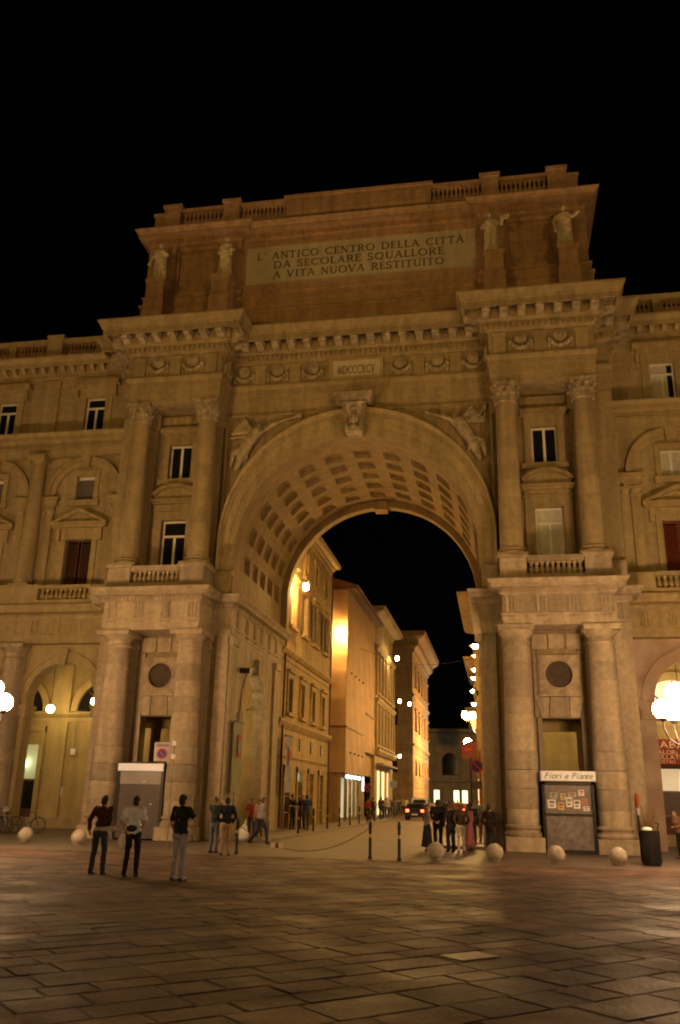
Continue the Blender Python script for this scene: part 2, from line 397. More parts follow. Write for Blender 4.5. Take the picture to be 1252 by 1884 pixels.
# ---- pier walls with window and door openings
for s in SGN:
    X = lambda a, b: (min(s*a, s*b), max(s*a, s*b))
    mb = MB()
    hs = [(*X(7.7,9.2),0,4.92), (*X(7.87,9.05),11.5,13.78), (*X(7.87,8.97),15.87,17.56)]
    wall_holes(mb, *X(5.95,11.4), 0, 19.1, hs, 1.2, 1.75)
    mb.build('pier_wall', S_UPW, A)
    mb = MB()                                       # flanking pilaster strips behind the columns
    for x in (XI, XO):
        mb.box(*X(x-.52,x+.52), .98, 1.22, .9, 8.36); mb.box(*X(x-.6,x+.6), .9, 1.22, 0, .55); mb.box(*X(x-.56,x+.56), .94, 1.22, .55, .9)
        mb.box(*X(x-.58,x+.58), .92, 1.22, 7.75, 7.9); mb.box(*X(x-.6,x+.6), .9, 1.22, 8.14, 8.34)
    mb.box(*X(10.62,11.4), 1.02, 1.22, 0, 8.36)
    mb.build('lower_pilasters', S_LOW, A)
    mb = MB()
    for x in (XI, XO):
        mb.box(*X(x-.45,x+.45), 1.0, 1.22, 11.6, 18.25); mb.box(*X(x-.56,x+.56), .93, 1.22, 10.12, 11.6); mb.box(*X(x-.58,x+.58), .9, 1.22, 18.25, 19.1)
    mb.box(*X(10.55,11.4), 1.02, 1.22, 10.12, 19.1)
    mb.build('upper_pilasters', S_UP, A)
    # ashlar facing round the roundel: corner blocks, sunk panel, voussoirs of the flat lintel
    bl = []
    for (a, b, c, d, yy) in ((7.42,7.62,4.95,7.6,1.12),(9.22,9.40,4.95,7.6,1.12),(7.42,8.05,7.66,8.3,1.10),(8.09,8.75,7.66,8.3,1.10),(8.79,9.40,7.66,8.3,1.10)):
        MB().cbox(*X(a,b), yy, 1.23, c, d, .02).build('ashlar_block', S_LOW, A)
    mb = MB(); n = 40; cx_, cz_ = s*8.44, 6.63       # square slab with a round hole
    sq = []
    for i in range(n):
        a = 2*math.pi*i/n; c, t = math.cos(a), math.sin(a); k = .78/max(abs(c), abs(t)); sq.append((cx_+k*c, cz_+k*t, cx_+.53*c, cz_+.53*t))
    for i in range(n):
        p, q = sq[i], sq[(i+1) % n]
        mb.add([(p[0],1.0,p[1]),(q[0],1.0,q[1]),(q[2],1.0,q[3]),(p[2],1.0,p[3]),(p[2],1.19,p[3]),(q[2],1.19,q[3]),(p[0],1.2,p[1]),(q[0],1.2,q[1])],
               [(0,1,2,3),(3,2,5,4),(0,6,7,1)])
    sl = mb.build('roundel_frame', S_LOW, A)
    MB().ring(cx_, cz_, .53, .61, 0, 360, .96, 1.02, 40).build('rim', S_LOW, sl)
    MB().ell((cx_,1.2,cz_), (.54,.02,.54), 32, 8).build('roundel', M_ROUND, sl, True)
    MB().box(*X(7.60,7.66), 1.05, 1.2, 5.86, 7.6).box(*X(9.22,9.28), 1.05, 1.2, 5.86, 7.6).box(*X(7.6,9.28), 1.045, 1.2, 5.78, 5.86).build('panel_moulding', S_LOW, A)
    for a, b, c, d in ((7.45,8.05,7.66,7.98),(8.05,8.80,7.98,8.78),(8.80,9.38,8.78,9.16)):
        g = .015
        MB().prism([(s*(c+g),4.95),(s*(d-g),4.95),(s*(b-g),5.74),(s*(a+g),5.74)], 1.06, 1.22).build('voussoir', S_LOW, A)
    # door surround and deep lobby behind the opening
    mb = MB(); mb.box(*X(7.52,7.7), 1.08, 1.3, 0, 4.94); mb.box(*X(9.2,9.38), 1.08, 1.3, 0, 4.94); mb.build('door_surround', S_LOW, A)
    mb = MB(); mb.box(*X(6.1,11.2), 1.75, 9.5, 7.6, 7.75); mb.box(*X(11.05,11.2), 1.75, 9.5, 0, 7.6); mb.box(*X(6.3,11.05), 9.3, 9.5, 0, 7.6)
    mb.box(*X(7.1,7.6), 3.6, 3.9, 0, 4.6); mb.box(*X(9.2,9.7), 3.6, 3.9, 0, 4.6); mb.box(*X(6.5,10.9), 3.6, 3.9, 4.6, 7.6)
    mb.build('lobby_walls', S_PORT, A)
    lamp = MB().lathe([(.02,-.5),(.10,-.45),(.2,-.25),(.17,-.05),(.06,0)], 16).build('assumed_lobby_lamp', GL_LOBBY, A, True, M=T(s*8.3,5.6,6.1))  # unseen lamp assumed inside each pier, for the lit interior
    MB().tube([(s*8.3,5.6,6.08),(s*8.3,5.6,7.62)], .015, 6).build('lamp_rod', M_IRON, lamp)
    # windows of the upper storey
    mb = MB(); mb.box(*X(7.45,7.86), 1.08, 1.25, 11.24, 13.79); mb.box(*X(9.06,9.45), 1.08, 1.25, 11.24, 13.79); mb.box(*X(7.45,9.45), 1.08, 1.25, 13.79, 14.2)
    mb.box(*X(7.40,9.50), 1.02, 1.2, 14.2, 14.32); mb.box(*X(7.46,9.44), 1.07, 1.2, 14.32, 14.6)
    mb.build('window_surround', S_UP, A)
    mb = MB(); mb.box(*X(7.32,9.56), .78, 1.2, 14.6, 14.74); mb.box(*X(7.38,9.5), .86, 1.2, 14.52, 14.6)
    r = 1.6; hz = math.degrees(math.asin(1.12/r)); zc = 14.74 + .74 - r
    mb.ring(s*8.44, zc, r-.17, r, 90-hz, 90+hz, .78, 1.2, 20)
    pl = [(s*8.44-1.06, 14.74)] + [(s*8.44+(r-.17)*math.sin(R_(-hz+2*hz*i/16)), zc+(r-.17)*math.cos(R_(hz*(-1+i/8)))) for i in range(17)] + [(s*8.44+1.06, 14.74)]
    mb.prism(pl, 1.0, 1.2); mb.build('segmental_pediment', S_UP, A)
    mb = MB(); mb.box(*X(7.55,7.86), 1.1, 1.25, 15.8, 17.57); mb.box(*X(8.98,9.28), 1.1, 1.25, 15.8, 17.57); mb.box(*X(7.55,9.28), 1.1, 1.25, 17.57, 17.86)
    mb.box(*X(7.55,9.28), 1.12, 1.26, 17.86, 18.12); mb.box(*X(7.40,9.43), .92, 1.2, 18.12, 18.36); mb.box(*X(7.40,9.43), 1.05, 1.2, 15.55, 15.8); mb.box(*X(7.46,9.37), .98, 1.2, 18.06, 18.12)
    mb.build('window_surround', S_UP, A)
    mb = MB(); mb.box(*X(7.42,9.42), 1.1, 1.2, 18.62, 19.0)
    for i in range(5): mb.box(*X(7.62+i*.36,7.8+i*.36), 1.04, 1.2, 18.68, 18.94)
    mb.build('relief_band', S_UP, A)
def casement(parent, xc, w, z0, z1, y, transom=None, curtain=None, open_=0.0, dx=0):
    """white two-leaf window, transom light optional"""
    p = MB(); p.box(xc-w/2+.03, xc+w/2-.03, y+.05, y+.06, z0+.03, z1-.03)
    o = inst('window', p.mesh('window', M_GLASS), parent)
    f = MB(); t = .075
    f.box(xc-w/2, xc-w/2+t, y, y+.09, z0, z1); f.box(xc+w/2-t, xc+w/2, y, y+.09, z0, z1)
    f.box(xc-w/2+t, xc+w/2-t, y, y+.09, z1-t, z1); f.box(xc-w/2+t, xc+w/2-t, y, y+.09, z0, z0+t)
    ztop = z1-t
    if transom: f.box(xc-w/2+t, xc+w/2-t, y-.01, y+.09, transom-.05, transom+.05); ztop = transom-.05
    f.box(xc-.055+dx, xc+.055+dx, y-.015, y+.09, z0+t, ztop)
    inst('frame', f.mesh('frame', M_WHITE), o)
    if curtain:
        m = MB(); n = 24; a, b = xc-w/2+t, xc+w/2-t
        if curtain == 'half': b = xc+w*.22
        vs = []; 
        for i in range(n+1):
            xx = a+(b-a)*i/n; yy = y+.044+.004*math.sin(i*2.1); vs += [(xx,yy,z0+t),(xx,yy,z1-t)]
        m.add(vs, [(2*i,2*i+2,2*i+3,2*i+1) for i in range(n)])
        inst('curtain', m.mesh('curtain', M_CURT), o)
    return o
casement(A, -8.42, 1.1, 15.87, 17.56, 1.36); casement(A, -8.45, 1.18, 11.5, 13.78, 1.36, 13.05)
casement(A, 8.42, 1.1, 15.87, 17.56, 1.36); casement(A, 8.46, 1.18, 11.5, 13.78, 1.36, 13.1, True)
dr = MB().box(-8.95,-7.8,3.95,4.0,0,4.6).box(7.7,9.1,3.95,4.0,0,4.6).mesh('inner_door', M_SHUT)

# ---- lower entablature (breaks forward over the columns, runs on into the archway)
LPATH = [(-11.4,3.2),(-11.4,1.0),(-10.6,1.0),(-10.6,-.6),(-6.3,-.6),(-6.3,1.1),(-5.45,1.1),(-5.45,10.55)]
RPATH = [(-x, y) for x, y in reversed(LPATH)]
for pth in (LPATH, RPATH):
    MB().moulding([(-.5,8.35),(0,8.35),(0,8.52),(.03,8.52),(.03,8.74),(.07,8.74),(.07,8.82),(-.5,8.82)], pth).build('architrave', S_LOW, A)
    MB().moulding([(-.5,8.82),(0,8.82),(0,9.56),(-.5,9.56)], pth).build('frieze', S_LOW, A)
    MB().moulding([(-.5,9.56),(.04,9.56),(.10,9.62),(.10,9.74),(.16,9.78),(.42,9.80),(.42,9.96),(.46,9.97),(.56,10.08),(.56,10.12),(-1.0,10.14)], pth).build('cornice', S_LOW, A)
def dentils(segs, z0, z1, d, step, wd, m, parent, name='dentils'):
    mb = MB()
    for (x0, y0), (x1, y1) in segs:
        L = math.hypot(x1-x0, y1-y0); n = max(1, int(L/step)); dx, dy = (x1-x0)/L, (y1-y0)/L
        M = Matrix(((dx,-dy,0,x0),(dy,dx,0,y0),(0,0,1,0),(0,0,0,1)))
        for i in range(n):
            c = (i+.5)*L/n; mb.box(c-wd/2, c+wd/2, -d, .05, z0, z1, M)
    return mb.build(name, m, parent, kind='stuff')
for s in SGN:
    o = .10
    segs = [((-10.6-o,-.6-o),(-6.3+o,-.6-o)), ((-6.3+o,-.6),(-6.3+o,1.1-o)), ((-6.3+o,1.1-o),(-5.45+o,1.1-o)), ((-5.45+o,1.1),(-5.45+o,10.5)), ((-11.4-o,1.0-o),(-10.6-o,1.0-o))]
    if s > 0: segs = [((-b[0], b[1]), (-a[0], a[1])) for a, b in segs]
    dentils(segs, 9.63, 9.735, .05, .17, .095, S_LOW, A)
tg = MB()
for k in (-1, 0, 1): tg.cbox(k*.145-.055, k*.145+.055, -.07, .02, 8.86, 9.5, .03)
tg.box(-.23,.23,-.09,.02,9.5,9.57).box(-.22,.22,-.03,.02,8.83,9.5)
for k in range(6): tg.box(-.19+k*.07,-.155+k*.07,-.07,.02,8.66,8.74)
TRIG = tg.mesh('triglyph', S_LOW)
for s in SGN:
    for x in (6.62, 7.82, 9.02, 10.24): inst('triglyph', TRIG, A, T(s*x,-.6,0))
    inst('triglyph', TRIG, A, T(s*10.98,1.0,0))
    for y in (2.3, 3.7, 5.1, 6.5, 7.9, 9.3): inst('triglyph', TRIG, A, T(s*5.45,y,0) @ RZ(-s*math.pi/2))

# ---- balcony over the lower entablature
for s in SGN:
    X = lambda a, b: (min(s*a, s*b), max(s*a, s*b))
    MB().box(*X(6.35,10.55), -.12, 1.22, 8.40, 8.5).build('soffit', S_LOW, A); MB().box(*X(6.2,10.58), .05, 1.3, 19.14, 19.25).build('upper_soffit', S_UP, A)
    for a, b in ((6.22,7.36),(9.56,10.66)):
        mb = MB(); mb.box(*X(a,b), -.62, 1.0, 10.13, 10.42); mb.box(*X(a+.04,b-.04), -.58, 1.0, 10.42, 11.08); mb.box(*X(a-.05,b+.05), -.68, 1.0, 11.08, 11.22)
        mb.build('pedestal', S_LOW, A)
    MB().box(*X(7.36,9.56), -.55, -.2, 10.13, 10.42).build('balustrade_base', S_LOW, A)
    MB().box(*X(7.36,9.56), -.58, -.2, 10.94, 11.18).build('balustrade_rail', S_LOW, A)
    balusters(BAL_LOW, *X(7.4,9.52), 10, -.38, 10.42, A)
    MB().box(*X(7.36,9.56), -.2, 1.2, 10.13, 10.3).build('balcony_floor', S_LOW, A)
    MB().box(*X(10.7,11.38), .72, 1.2, 10.13, 11.22).build('pedestal', S_LOW, A)
    MB().box(*X(5.48,6.2), .78, 1.2, 10.13, 11.02).cbox(*X(5.44,6.25), .72, 1.2, 11.02, 11.2).build('archivolt_base', S_UP, A)

# ---- arch wall, reveal, vault
RV, ZC = 5.45, 12.02
mb = MB(); arch_wall(mb, -6.3, 6.3, 10.13, 19.1, 0, RV+.02, ZC, lambda u, z, d: (u, 1.1+d, z), .45, 64)
mb.build('spandrel_wall', S_UPW, A)
FAS = [(0,1.0),(.04,.98),(.34,.98),(.35,.92),(.66,.92),(.67,.86),(.84,.86),(.86,.76),(.97,.70),(1.0,.72),(1.0,1.1)]
pts = []
for i in range(-6, 67):
    if i < 0 or i > 60:
        e = -i if i < 0 else i-60; s = -1 if i < 0 else 1; z = ZC-(ZC-11.2)*e/6; zo = 12.62-(12.62-11.2)*e/6
        pts.append(((s*RV, z), (s*6.2, zo)))
    else:
        t = R_(-90+180*i/60); pts.append(((RV*math.sin(t), ZC+RV*math.cos(t)), (6.2*math.sin(t), 12.62+6.2*math.cos(t))))
mb = MB(); m_ = len(FAS)
for (a, b) in pts:
    for t, y in FAS: mb.v.append((a[0]+(b[0]-a[0])*t, y, a[1]+(b[1]-a[1])*t))
for i in range(len(pts)-1):
    for k in range(m_-1): mb.f.append((i*m_+k, (i+1)*m_+k, (i+1)*m_+k+1, i*m_+k+1))
mb.build('archivolt', S_UP, A, 'auto')
def vc(t, r):          # point on the vault line; beyond 90 degrees it runs straight down
    if abs(t) <= 90: return (r*math.sin(R_(t)), ZC+r*math.cos(R_(t)))
    return (math.copysign(r, t), ZC-R_(abs(t)-90)*RV)
HA = 4.3
ang = [-110.5,-98]; 
for k in range(-6, 7): ang += [k*15-HA, k*15-HA/3, k*15+HA/3, k*15+HA, k*15+HA+2.8 if k < 6 else 98]
ang += [110.5]
ang = sorted(set(ang)); ycs = [3.15+1.43*k for k in range(5)]; HY = .45
ys = [1.0]
for c in ycs: ys += [c-HY, c+HY]
ys += [10.05]
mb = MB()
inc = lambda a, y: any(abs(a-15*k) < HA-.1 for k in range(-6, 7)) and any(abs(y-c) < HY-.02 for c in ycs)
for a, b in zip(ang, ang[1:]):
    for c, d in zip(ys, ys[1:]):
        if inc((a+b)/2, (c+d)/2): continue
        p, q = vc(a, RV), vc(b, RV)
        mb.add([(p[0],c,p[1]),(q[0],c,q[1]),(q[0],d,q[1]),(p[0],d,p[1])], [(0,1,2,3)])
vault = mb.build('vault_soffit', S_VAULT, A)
for k in range(-6, 7):
    for yc in ycs:
        mb = MB(); rings = []
        for ha, hy, r in ((HA,HY,RV),(HA,HY,RV+.08),(HA-.9,HY-.09,RV+.08),(HA-.9,HY-.09,RV+.14),(HA-1.7,HY-.18,RV+.14),(HA-1.7,HY-.18,RV+.17)):
            rg = []
            for (sa, sy) in ((-1,-1),(1,-1),(1,1),(-1,1)):
                p = vc(k*15+sa*ha, r); rg.append((p[0], yc+sy*hy, p[1]))
            rings.append(rg)
        for rg in rings: mb.v += rg
        for i in range(len(rings)-1):
            for j in range(4): mb.f.append((i*4+j, i*4+(j+1) % 4, i*4+4+(j+1) % 4, i*4+4+j))
        n = len(rings)*4; mb.f.append((n-4,n-3,n-2,n-1))
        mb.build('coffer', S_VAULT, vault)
# reveal walls under the impost, with the arched side openings into the arcades
for s in SGN:
    mb = MB(); arch_wall(mb, 1.1, 10.5, 0, 8.345, 5.5, 2.0, 5.35, lambda u, z, d: (s*(RV+d), u, z), .55, 24)
    mb.build('reveal_wall', S_LOW, A)
    mb = MB()
    mb.ring(0, 0, 2.0, 2.28, 0, 180, -.07, .02, 24, M=T(s*RV,5.5,5.35) @ RZ(-s*math.pi/2))
    mb.build('side_archivolt', S_LOW, A)
    for y in (1.6, 9.3):
        m2 = MB(); m2.box(-.42,.42,-.14,.05,.9,8.0).box(-.5,.5,-.2,.05,0,.55).box(-.46,.46,-.17,.05,.55,.9).box(-.5,.5,-.22,.05,8.0,8.33)
        m2.build('reveal_pilaster', S_LOW, A, M=T(s*RV,y,0) @ RZ(-s*math.pi/2))
    for y in (3.3, 7.7):
        m2 = MB(); m2.box(-.3,.3,-.10,.05,5.0,5.3).box(-.26,.26,-.06,.05,.2,5.0); m2.build('side_impost', S_LOW, A, M=T(s*RV,y,0) @ RZ(-s*math.pi/2))
    MB().box(-.22,.22,-.25,.05,7.2,7.95).build('side_keystone', S_CARV, A, M=T(s*RV,5.5,0) @ RZ(-s*math.pi/2))
# ring of the rear arch
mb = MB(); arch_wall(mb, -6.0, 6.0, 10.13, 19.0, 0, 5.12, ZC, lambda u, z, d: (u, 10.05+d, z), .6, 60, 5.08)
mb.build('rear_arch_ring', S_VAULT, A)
MB().box(-.34,.34,9.85,10.7,16.92,17.4).build('rear_keystone', S_VAULT, A)
# keystone console
mb = MB(); lv = [(17.42,.34,.62),(17.55,.40,.45),(17.75,.42,.42),(17.9,.42,.55),(18.1,.44,.60),(18.4,.48,.52),(18.7,.53,.36),(18.88,.56,.24)]
for i, (z, h, y) in enumerate(lv):
    mb.v += [(-h,1.1,z),(-h,y,z),(h,y,z),(h,1.1,z)]
    if i: b = 4*i; mb.f += [(b-4+k, b-4+(k+1) % 4, b+(k+1) % 4, b+k) for k in range(3)]
mb.f += [(0,1,2,3), tuple(len(mb.v)-4+k for k in range(4))]
mb.box(-.80,.80,.12,1.1,18.94,19.05); mb.box(-.86,.86,.05,1.1,19.05,19.3)
ks = mb.build('keystone', S_CARV, A)
mb = MB()
for sx in (-1, 1):
    for o in (.36,.44): mb.tube([(sx*o*.8,.42,17.6),(sx*o*.85,.38,17.8),(sx*o*.9,.50,18.05),(sx*o,.48,18.4),(sx*o*1.08,.30,18.8)], .035, 6)
mb.ell((0,.45,18.35),(.14,.12,.28)); mb.ell((0,.36,18.62),(.2,.12,.13)); mb.ell((0,.42,17.72),(.18,.1,.12)); mb.tube([(0,.5,17.9),(0,.46,18.2)],.06,6)
for sx in (-1,1): mb.ell((sx*.13,.45,18.1),(.08,.1,.16),8,6)
mb.build('keystone_carving', S_CARV, ks, True)

# ---- spandrel reliefs: winged figures
def relief(s):
    mb = MB(); Y = .95
    P = lambda u, z: (s*(5.98-(5.98-u)*1.1), Y, 18.72-(18.72-z)*1.1)
    B = lambda a, b, r0, r1: mb.bone(P(*a), P(*b), r0*1.3, r1*1.3, 8)
    mb.ell(P(4.72,18.25), (.17,.16,.2)); B((4.8,18.02),(5.15,17.45),.22,.24)              # head, torso
    B((5.15,17.45),(5.4,16.95),.24,.2); B((5.4,16.95),(5.62,16.35),.18,.1)                # legs under drapery
    B((5.2,17.3),(5.75,17.1),.16,.12); B((5.75,17.1),(5.86,16.5),.12,.06)
    if s < 0:
        B((4.65,17.95),(4.25,18.2),.09,.07); B((4.25,18.2),(3.9,18.35),.06,.05)           # arm and long trumpet
        B((4.5,18.22),(3.1,18.62),.05,.06); B((3.1,18.62),(2.95,18.67),.07,.12)
        B((4.95,17.85),(5.5,17.8),.08,.06); B((5.5,17.8),(5.95,17.75),.05,.04)
    else:
        B((4.65,17.95),(4.35,18.2),.09,.07); B((4.35,18.2),(4.1,18.5),.06,.05)
        B((4.95,17.95),(5.5,18.0),.09,.07); B((5.5,18.0),(5.9,18.65),.05,.05); B((5.6,16.6),(5.95,18.7),.03,.03)
    for k in range(6):                                                                     # wing feathers
        B((4.95,18.05), (5.35+.1*k, 18.62-.13*k), .1, .07)
    if s > 0:
        for k in range(4): B((4.55,18.1), (3.5+.25*k, 18.5-.08*k), .09, .05)
    for k in range(5): B((5.0+.12*k,17.6-.18*k),(5.2+.12*k,16.7-.02*k),.05,.04)
    mb.v = [(x, 1.1+(y-1.1)*1.0, z) for x, y, z in mb.v]
    me = wrinkle(remeshed(mb, 'spandrel_relief', S_CARV, .024, 1), .014, 7, s)
    return inst('spandrel_relief', me, A)
relief(-1); relief(1)
for s in SGN:   # raised border of the spandrel panel
    MB().box(min(s*6.08,s*6.2), max(s*6.08,s*6.2), 1.0, 1.12, 13.2, 18.75).box(min(s*.95,s*6.2), max(s*.95,s*6.2), 1.0, 1.12, 18.75, 18.86).build('spandrel_border', S_UP, A)

# ---- upper entablature
EP = [(-11.4,3.3),(-11.4,1.0),(-10.62,1.0),(-10.62,-.5),(-6.14,-.5),(-6.14,1.0),(6.14,1.0),(6.14,-.5),(10.62,-.5),(10.62,1.0),(11.4,1.0),(11.4,3.3)]
MB().moulding([(-.6,19.08),(-.02,19.08),(-.02,19.42),(.02,19.42),(.02,19.8),(.06,19.8),(.06,20.1),(.10,20.12),(.14,20.26),(.14,20.32),(-.6,20.32)], EP).build('upper_architrave', S_UP, A)
MB().moulding([(-.6,20.32),(0,20.32),(0,21.46),(-.6,21.46)], EP).build('upper_frieze', S_UP, A)
CORN = [(-.6,21.46),(.06,21.46),(.10,21.54),(.22,21.56),(.22,21.82),(.32,21.84),(.36,21.92),(.46,21.94),(.46,22.5),(.98,22.5),(.98,22.2),(1.08,22.2),(1.08,22.46),(1.14,22.47),(1.16,22.55),(1.30,22.80),(1.33,22.82),(1.33,22.9),(-1.4,22.93)]
MB().moulding(CORN, EP).build('main_cornice', S_UP, A)
def offs(path, o):
    P = [Vector(p) for p in path]; out = []
    for i in range(len(P)):
        d1 = (P[i]-P[i-1]).normalized() if i else (P[1]-P[0]).normalized(); d2 = (P[i+1]-P[i]).normalized() if i < len(P)-1 else d1
        n1 = Vector((d1.y,-d1.x)); n2 = Vector((d2.y,-d2.x)); out.append(tuple(P[i]+(n1+n2)/(1+n1.dot(n2))*o))
    return out
dp = offs(EP, .22); dentils(list(zip(dp, dp[1:])), 21.6, 21.79, .10, .235, .13, S_UP, A, 'main_dentils')
md = MB(); md.prism([(0.02,21.96),(0.02,22.5),(-.5,22.5),(-.5,22.22),(-.56,22.22),(-.58,22.12),(-.50,22.04),(-.36,22.06),(-.22,22.0),(-.1,21.96)], -.16, .16, 'x'); md.box(-.2,.2,-.56,.02,22.2,22.25)
MODI = md.mesh('modillion', S_CARV)
rs = MB().lathe([(.13,-.03),(.13,0)], 10).mesh('soffit_rosette', S_CARV)
mp_ = offs(EP, .46)
for (x0,y0),(x1,y1) in zip(mp_, mp_[1:]):
    L = math.hypot(x1-x0, y1-y0)
    if L < .7: continue
    n = max(1, round(L/.745)); a = math.atan2(y1-y0, x1-x0)
    for i in range(n):
        c = (i+.5)/n; inst('modillion', MODI, A, T(x0+(x1-x0)*c, y0+(y1-y0)*c, 0) @ RZ(a))
# garland reliefs and plain metope blocks of the frieze
gb = MB(); gb.lathe([(.30,-.02),(.30,.08),(.25,.13),(.20,.08),(.1,.17),(.03,.18)], 20, RX(math.pi/2) @ T(0,0,0))
gb.v = [(x, y, z+21.08) for x, y, z in gb.v]
for i in range(9):
    t = -1+i/4; gb.ell((t*.46, -.09, 20.60+.30*t*t), (.10,.12,.115), 8, 5)
for sx in (-1, 1):
    gb.tube([(sx*.44,-.05,20.92),(sx*.50,-.06,20.75),(sx*.47,-.05,20.5)], [.06,.05,.03], 6); gb.ell((sx*.45,-.06,21.0), (.09,.07,.08), 8, 5)
GARL = gb.mesh('garland_relief', S_CARV, True)
fb = MB().box(-.26,.26,-.07,.02,20.36,21.26).box(-.31,.31,-.10,.02,21.26,21.40).box(-.30,.30,-.085,.02,20.33,20.40)
FBLK = fb.mesh('frieze_block', S_UP)
for s in SGN:
    for x in (7.53, 9.23): inst('garland_relief', GARL, A, T(s*x,-.5,0))
    for x in (6.62, 8.38, 10.14): inst('frieze_block', FBLK, A, T(s*x,-.5,0))
    inst('garland_relief', GARL, A, T(s*6.14,.3,0) @ RZ(-s*math.pi/2)) if True else None
    for x in (2.08, 3.80, 5.45): inst('garland_relief', GARL, A, T(s*x,1.0,0))
    for x in (2.94, 4.64): inst('frieze_block', FBLK, A, T(s*x,1.0,0))
# date tablet MDCCCXCV
mb = MB(); mb.box(-1.28,1.28,.86,1.05,20.34,20.46).box(-1.28,1.28,.86,1.05,21.34,21.46).box(-1.28,-1.14,.86,1.05,20.46,21.34).box(1.14,1.28,.86,1.05,20.46,21.34)
dt = mb.build('date_tablet', S_UP, A)
MB().box(-1.14,1.14,.93,1.02,20.46,21.34).build('slab', M_PLAQ, dt)

# ---- roman lettering
GLY = {}
TK, TN = .15, .075
def seg(x0, y0, x1, y1, t): return ('s', x0, y0, x1, y1, t)
def srf(x, y, w=.30): return ('s', x-w/2, y, x+w/2, y, .05)
def arc(cx, cy_, rx, ry, a0, a1, t0=TN, t1=TK): return ('a', cx, cy_, rx, ry, a0, a1, t0, t1)
GLY['I'] = (.36, [seg(.18,0,.18,1,TK), srf(.18,.025), srf(.18,.975)])
GLY['L'] = (.62, [seg(.16,0,.16,1,TK), srf(.16,.975), seg(.02,.035,.6,.035,TN), seg(.58,.03,.6,.22,.06)])
GLY['T'] = (.74, [seg(.37,0,.37,1,TK), srf(.37,.025), seg(.03,.965,.71,.965,TN), seg(.04,.97,.03,.8,.06), seg(.70,.97,.71,.8,.06)])
GLY['E'] = (.62, [seg(.16,0,.16,1,TK), seg(.02,.965,.56,.965,TN), seg(.16,.52,.5,.52,TN), seg(.02,.035,.6,.035,TN), seg(.56,.97,.57,.8,.06), seg(.59,.03,.6,.22,.06), seg(.5,.42,.5,.62,.05)])
GLY['N'] = (.86, [seg(.14,0,.14,1,TN), seg(.14,1,.72,0,TK), seg(.72,0,.72,1,TN), srf(.14,.025), srf(.1,.975,.24), srf(.72,.975)])
GLY['A'] = (.84, [seg(.1,0,.42,1,TN), seg(.42,1,.74,0,TK), seg(.22,.36,.62,.36,.06), srf(.1,.025,.26), srf(.74,.025,.28)])
GLY['V'] = (.84, [seg(.1,1,.42,0,TK), seg(.42,0,.74,1,TN), srf(.1,.975,.28), srf(.74,.975,.26)])
GLY['U'] = (.84, [seg(.16,1,.16,.32,TK), seg(.7,1,.7,.32,TN), arc(.43,.32,.27,.30,180,360), srf(.16,.975), srf(.7,.975,.26)])
GLY['M'] = (1.02, [seg(.1,0,.18,1,TN), seg(.18,1,.5,.05,TK), seg(.5,.05,.82,1,TN), seg(.82,1,.9,0,TK), srf(.1,.025,.24), srf(.9,.025,.28)])
GLY['X'] = (.82, [seg(.1,1,.7,0,TK), seg(.1,0,.7,1,TN), srf(.1,.975,.26), srf(.7,.025,.26), srf(.1,.025,.22), srf(.7,.975,.22)])
GLY['O'] = (.96, [arc(.48,.5,.40,.46,0,360)])
GLY['Q'] = (1.0, [arc(.48,.5,.40,.46,0,360), seg(.5,.08,.95,-.2,.09)])
GLY['C'] = (.86, [arc(.50,.5,.42,.46,45,315), seg(.80,.80,.82,.98,.06), seg(.80,.2,.82,.06,.06)])
GLY['D'] = (.90, [seg(.16,0,.16,1,TK), seg(.02,.965,.42,.965,TN), seg(.02,.035,.42,.035,TN), arc(.40,.5,.40,.465,-90,90)])
GLY['R'] = (.80, [seg(.16,0,.16,1,TK), srf(.16,.025), seg(.02,.965,.38,.965,TN), seg(.16,.5,.38,.5,TN), arc(.36,.735,.26,.23,-90,90), seg(.36,.5,.74,.02,TK), srf(.74,.025,.16)])
GLY['S'] = (.62, [arc(.30,.74,.22,.23,20,270), arc(.31,.26,.24,.23,-160,90), seg(.5,.78,.52,.96,.06), seg(.09,.22,.07,.05,.06)])
GLY["'"] = (.24, [seg(.12,1,.1,.74,.10)])
GLY['`A'] = (.84, GLY['A'][1] + [seg(.40,1.08,.28,1.22,.07)])
GLY[' '] = (.46, [])
def roman(s, size, gap=.12):
    """flat-cut letters; returns one mesh builder per letter, centred in x"""
    out = []; x = 0; i = 0; toks = []
    while i < len(s):
        if s[i] == '`': toks.append(s[i:i+2]); i += 2
        else: toks.append(s[i]); i += 1
    for ch in toks:
        wd, st = GLY[ch]; mb = MB()
        for q in st:
            if q[0] == 's':
                _, x0, y0, x1, y1, t = q; d = Vector((x1-x0, y1-y0)).normalized(); n = Vector((-d.y, d.x))*t/2
                mb.prism([((x+x0+n.x)*size,(y0+n.y)*size),((x+x1+n.x)*size,(y1+n.y)*size),((x+x1-n.x)*size,(y1-n.y)*size),((x+x0-n.x)*size,(y0-n.y)*size)], -.012, .012)
            else:
                _, cx_, cy_, rx, ry, a0, a1, t0, t1 = q; k = 18
                for j in range(k):
                    pl = []
                    for e, sg in ((j,1),(j+1,1),(j+1,-1),(j,-1)):
                        a = R_(a0+(a1-a0)*e/k); t = t0+(t1-t0)*abs(math.cos(a))
                        pl.append(((x+cx_+(rx+sg*t/2)*math.cos(a))*size, (cy_+(ry+sg*t/2)*math.sin(a))*size))
                    mb.prism(pl, -.012, .012)
        x += wd+gap
        if st: out.append(mb)
    tw = (x-gap)*size
    for mb in out: mb.v = [(a-tw/2, b, c) for a, b, c in mb.v]
    return out, tw
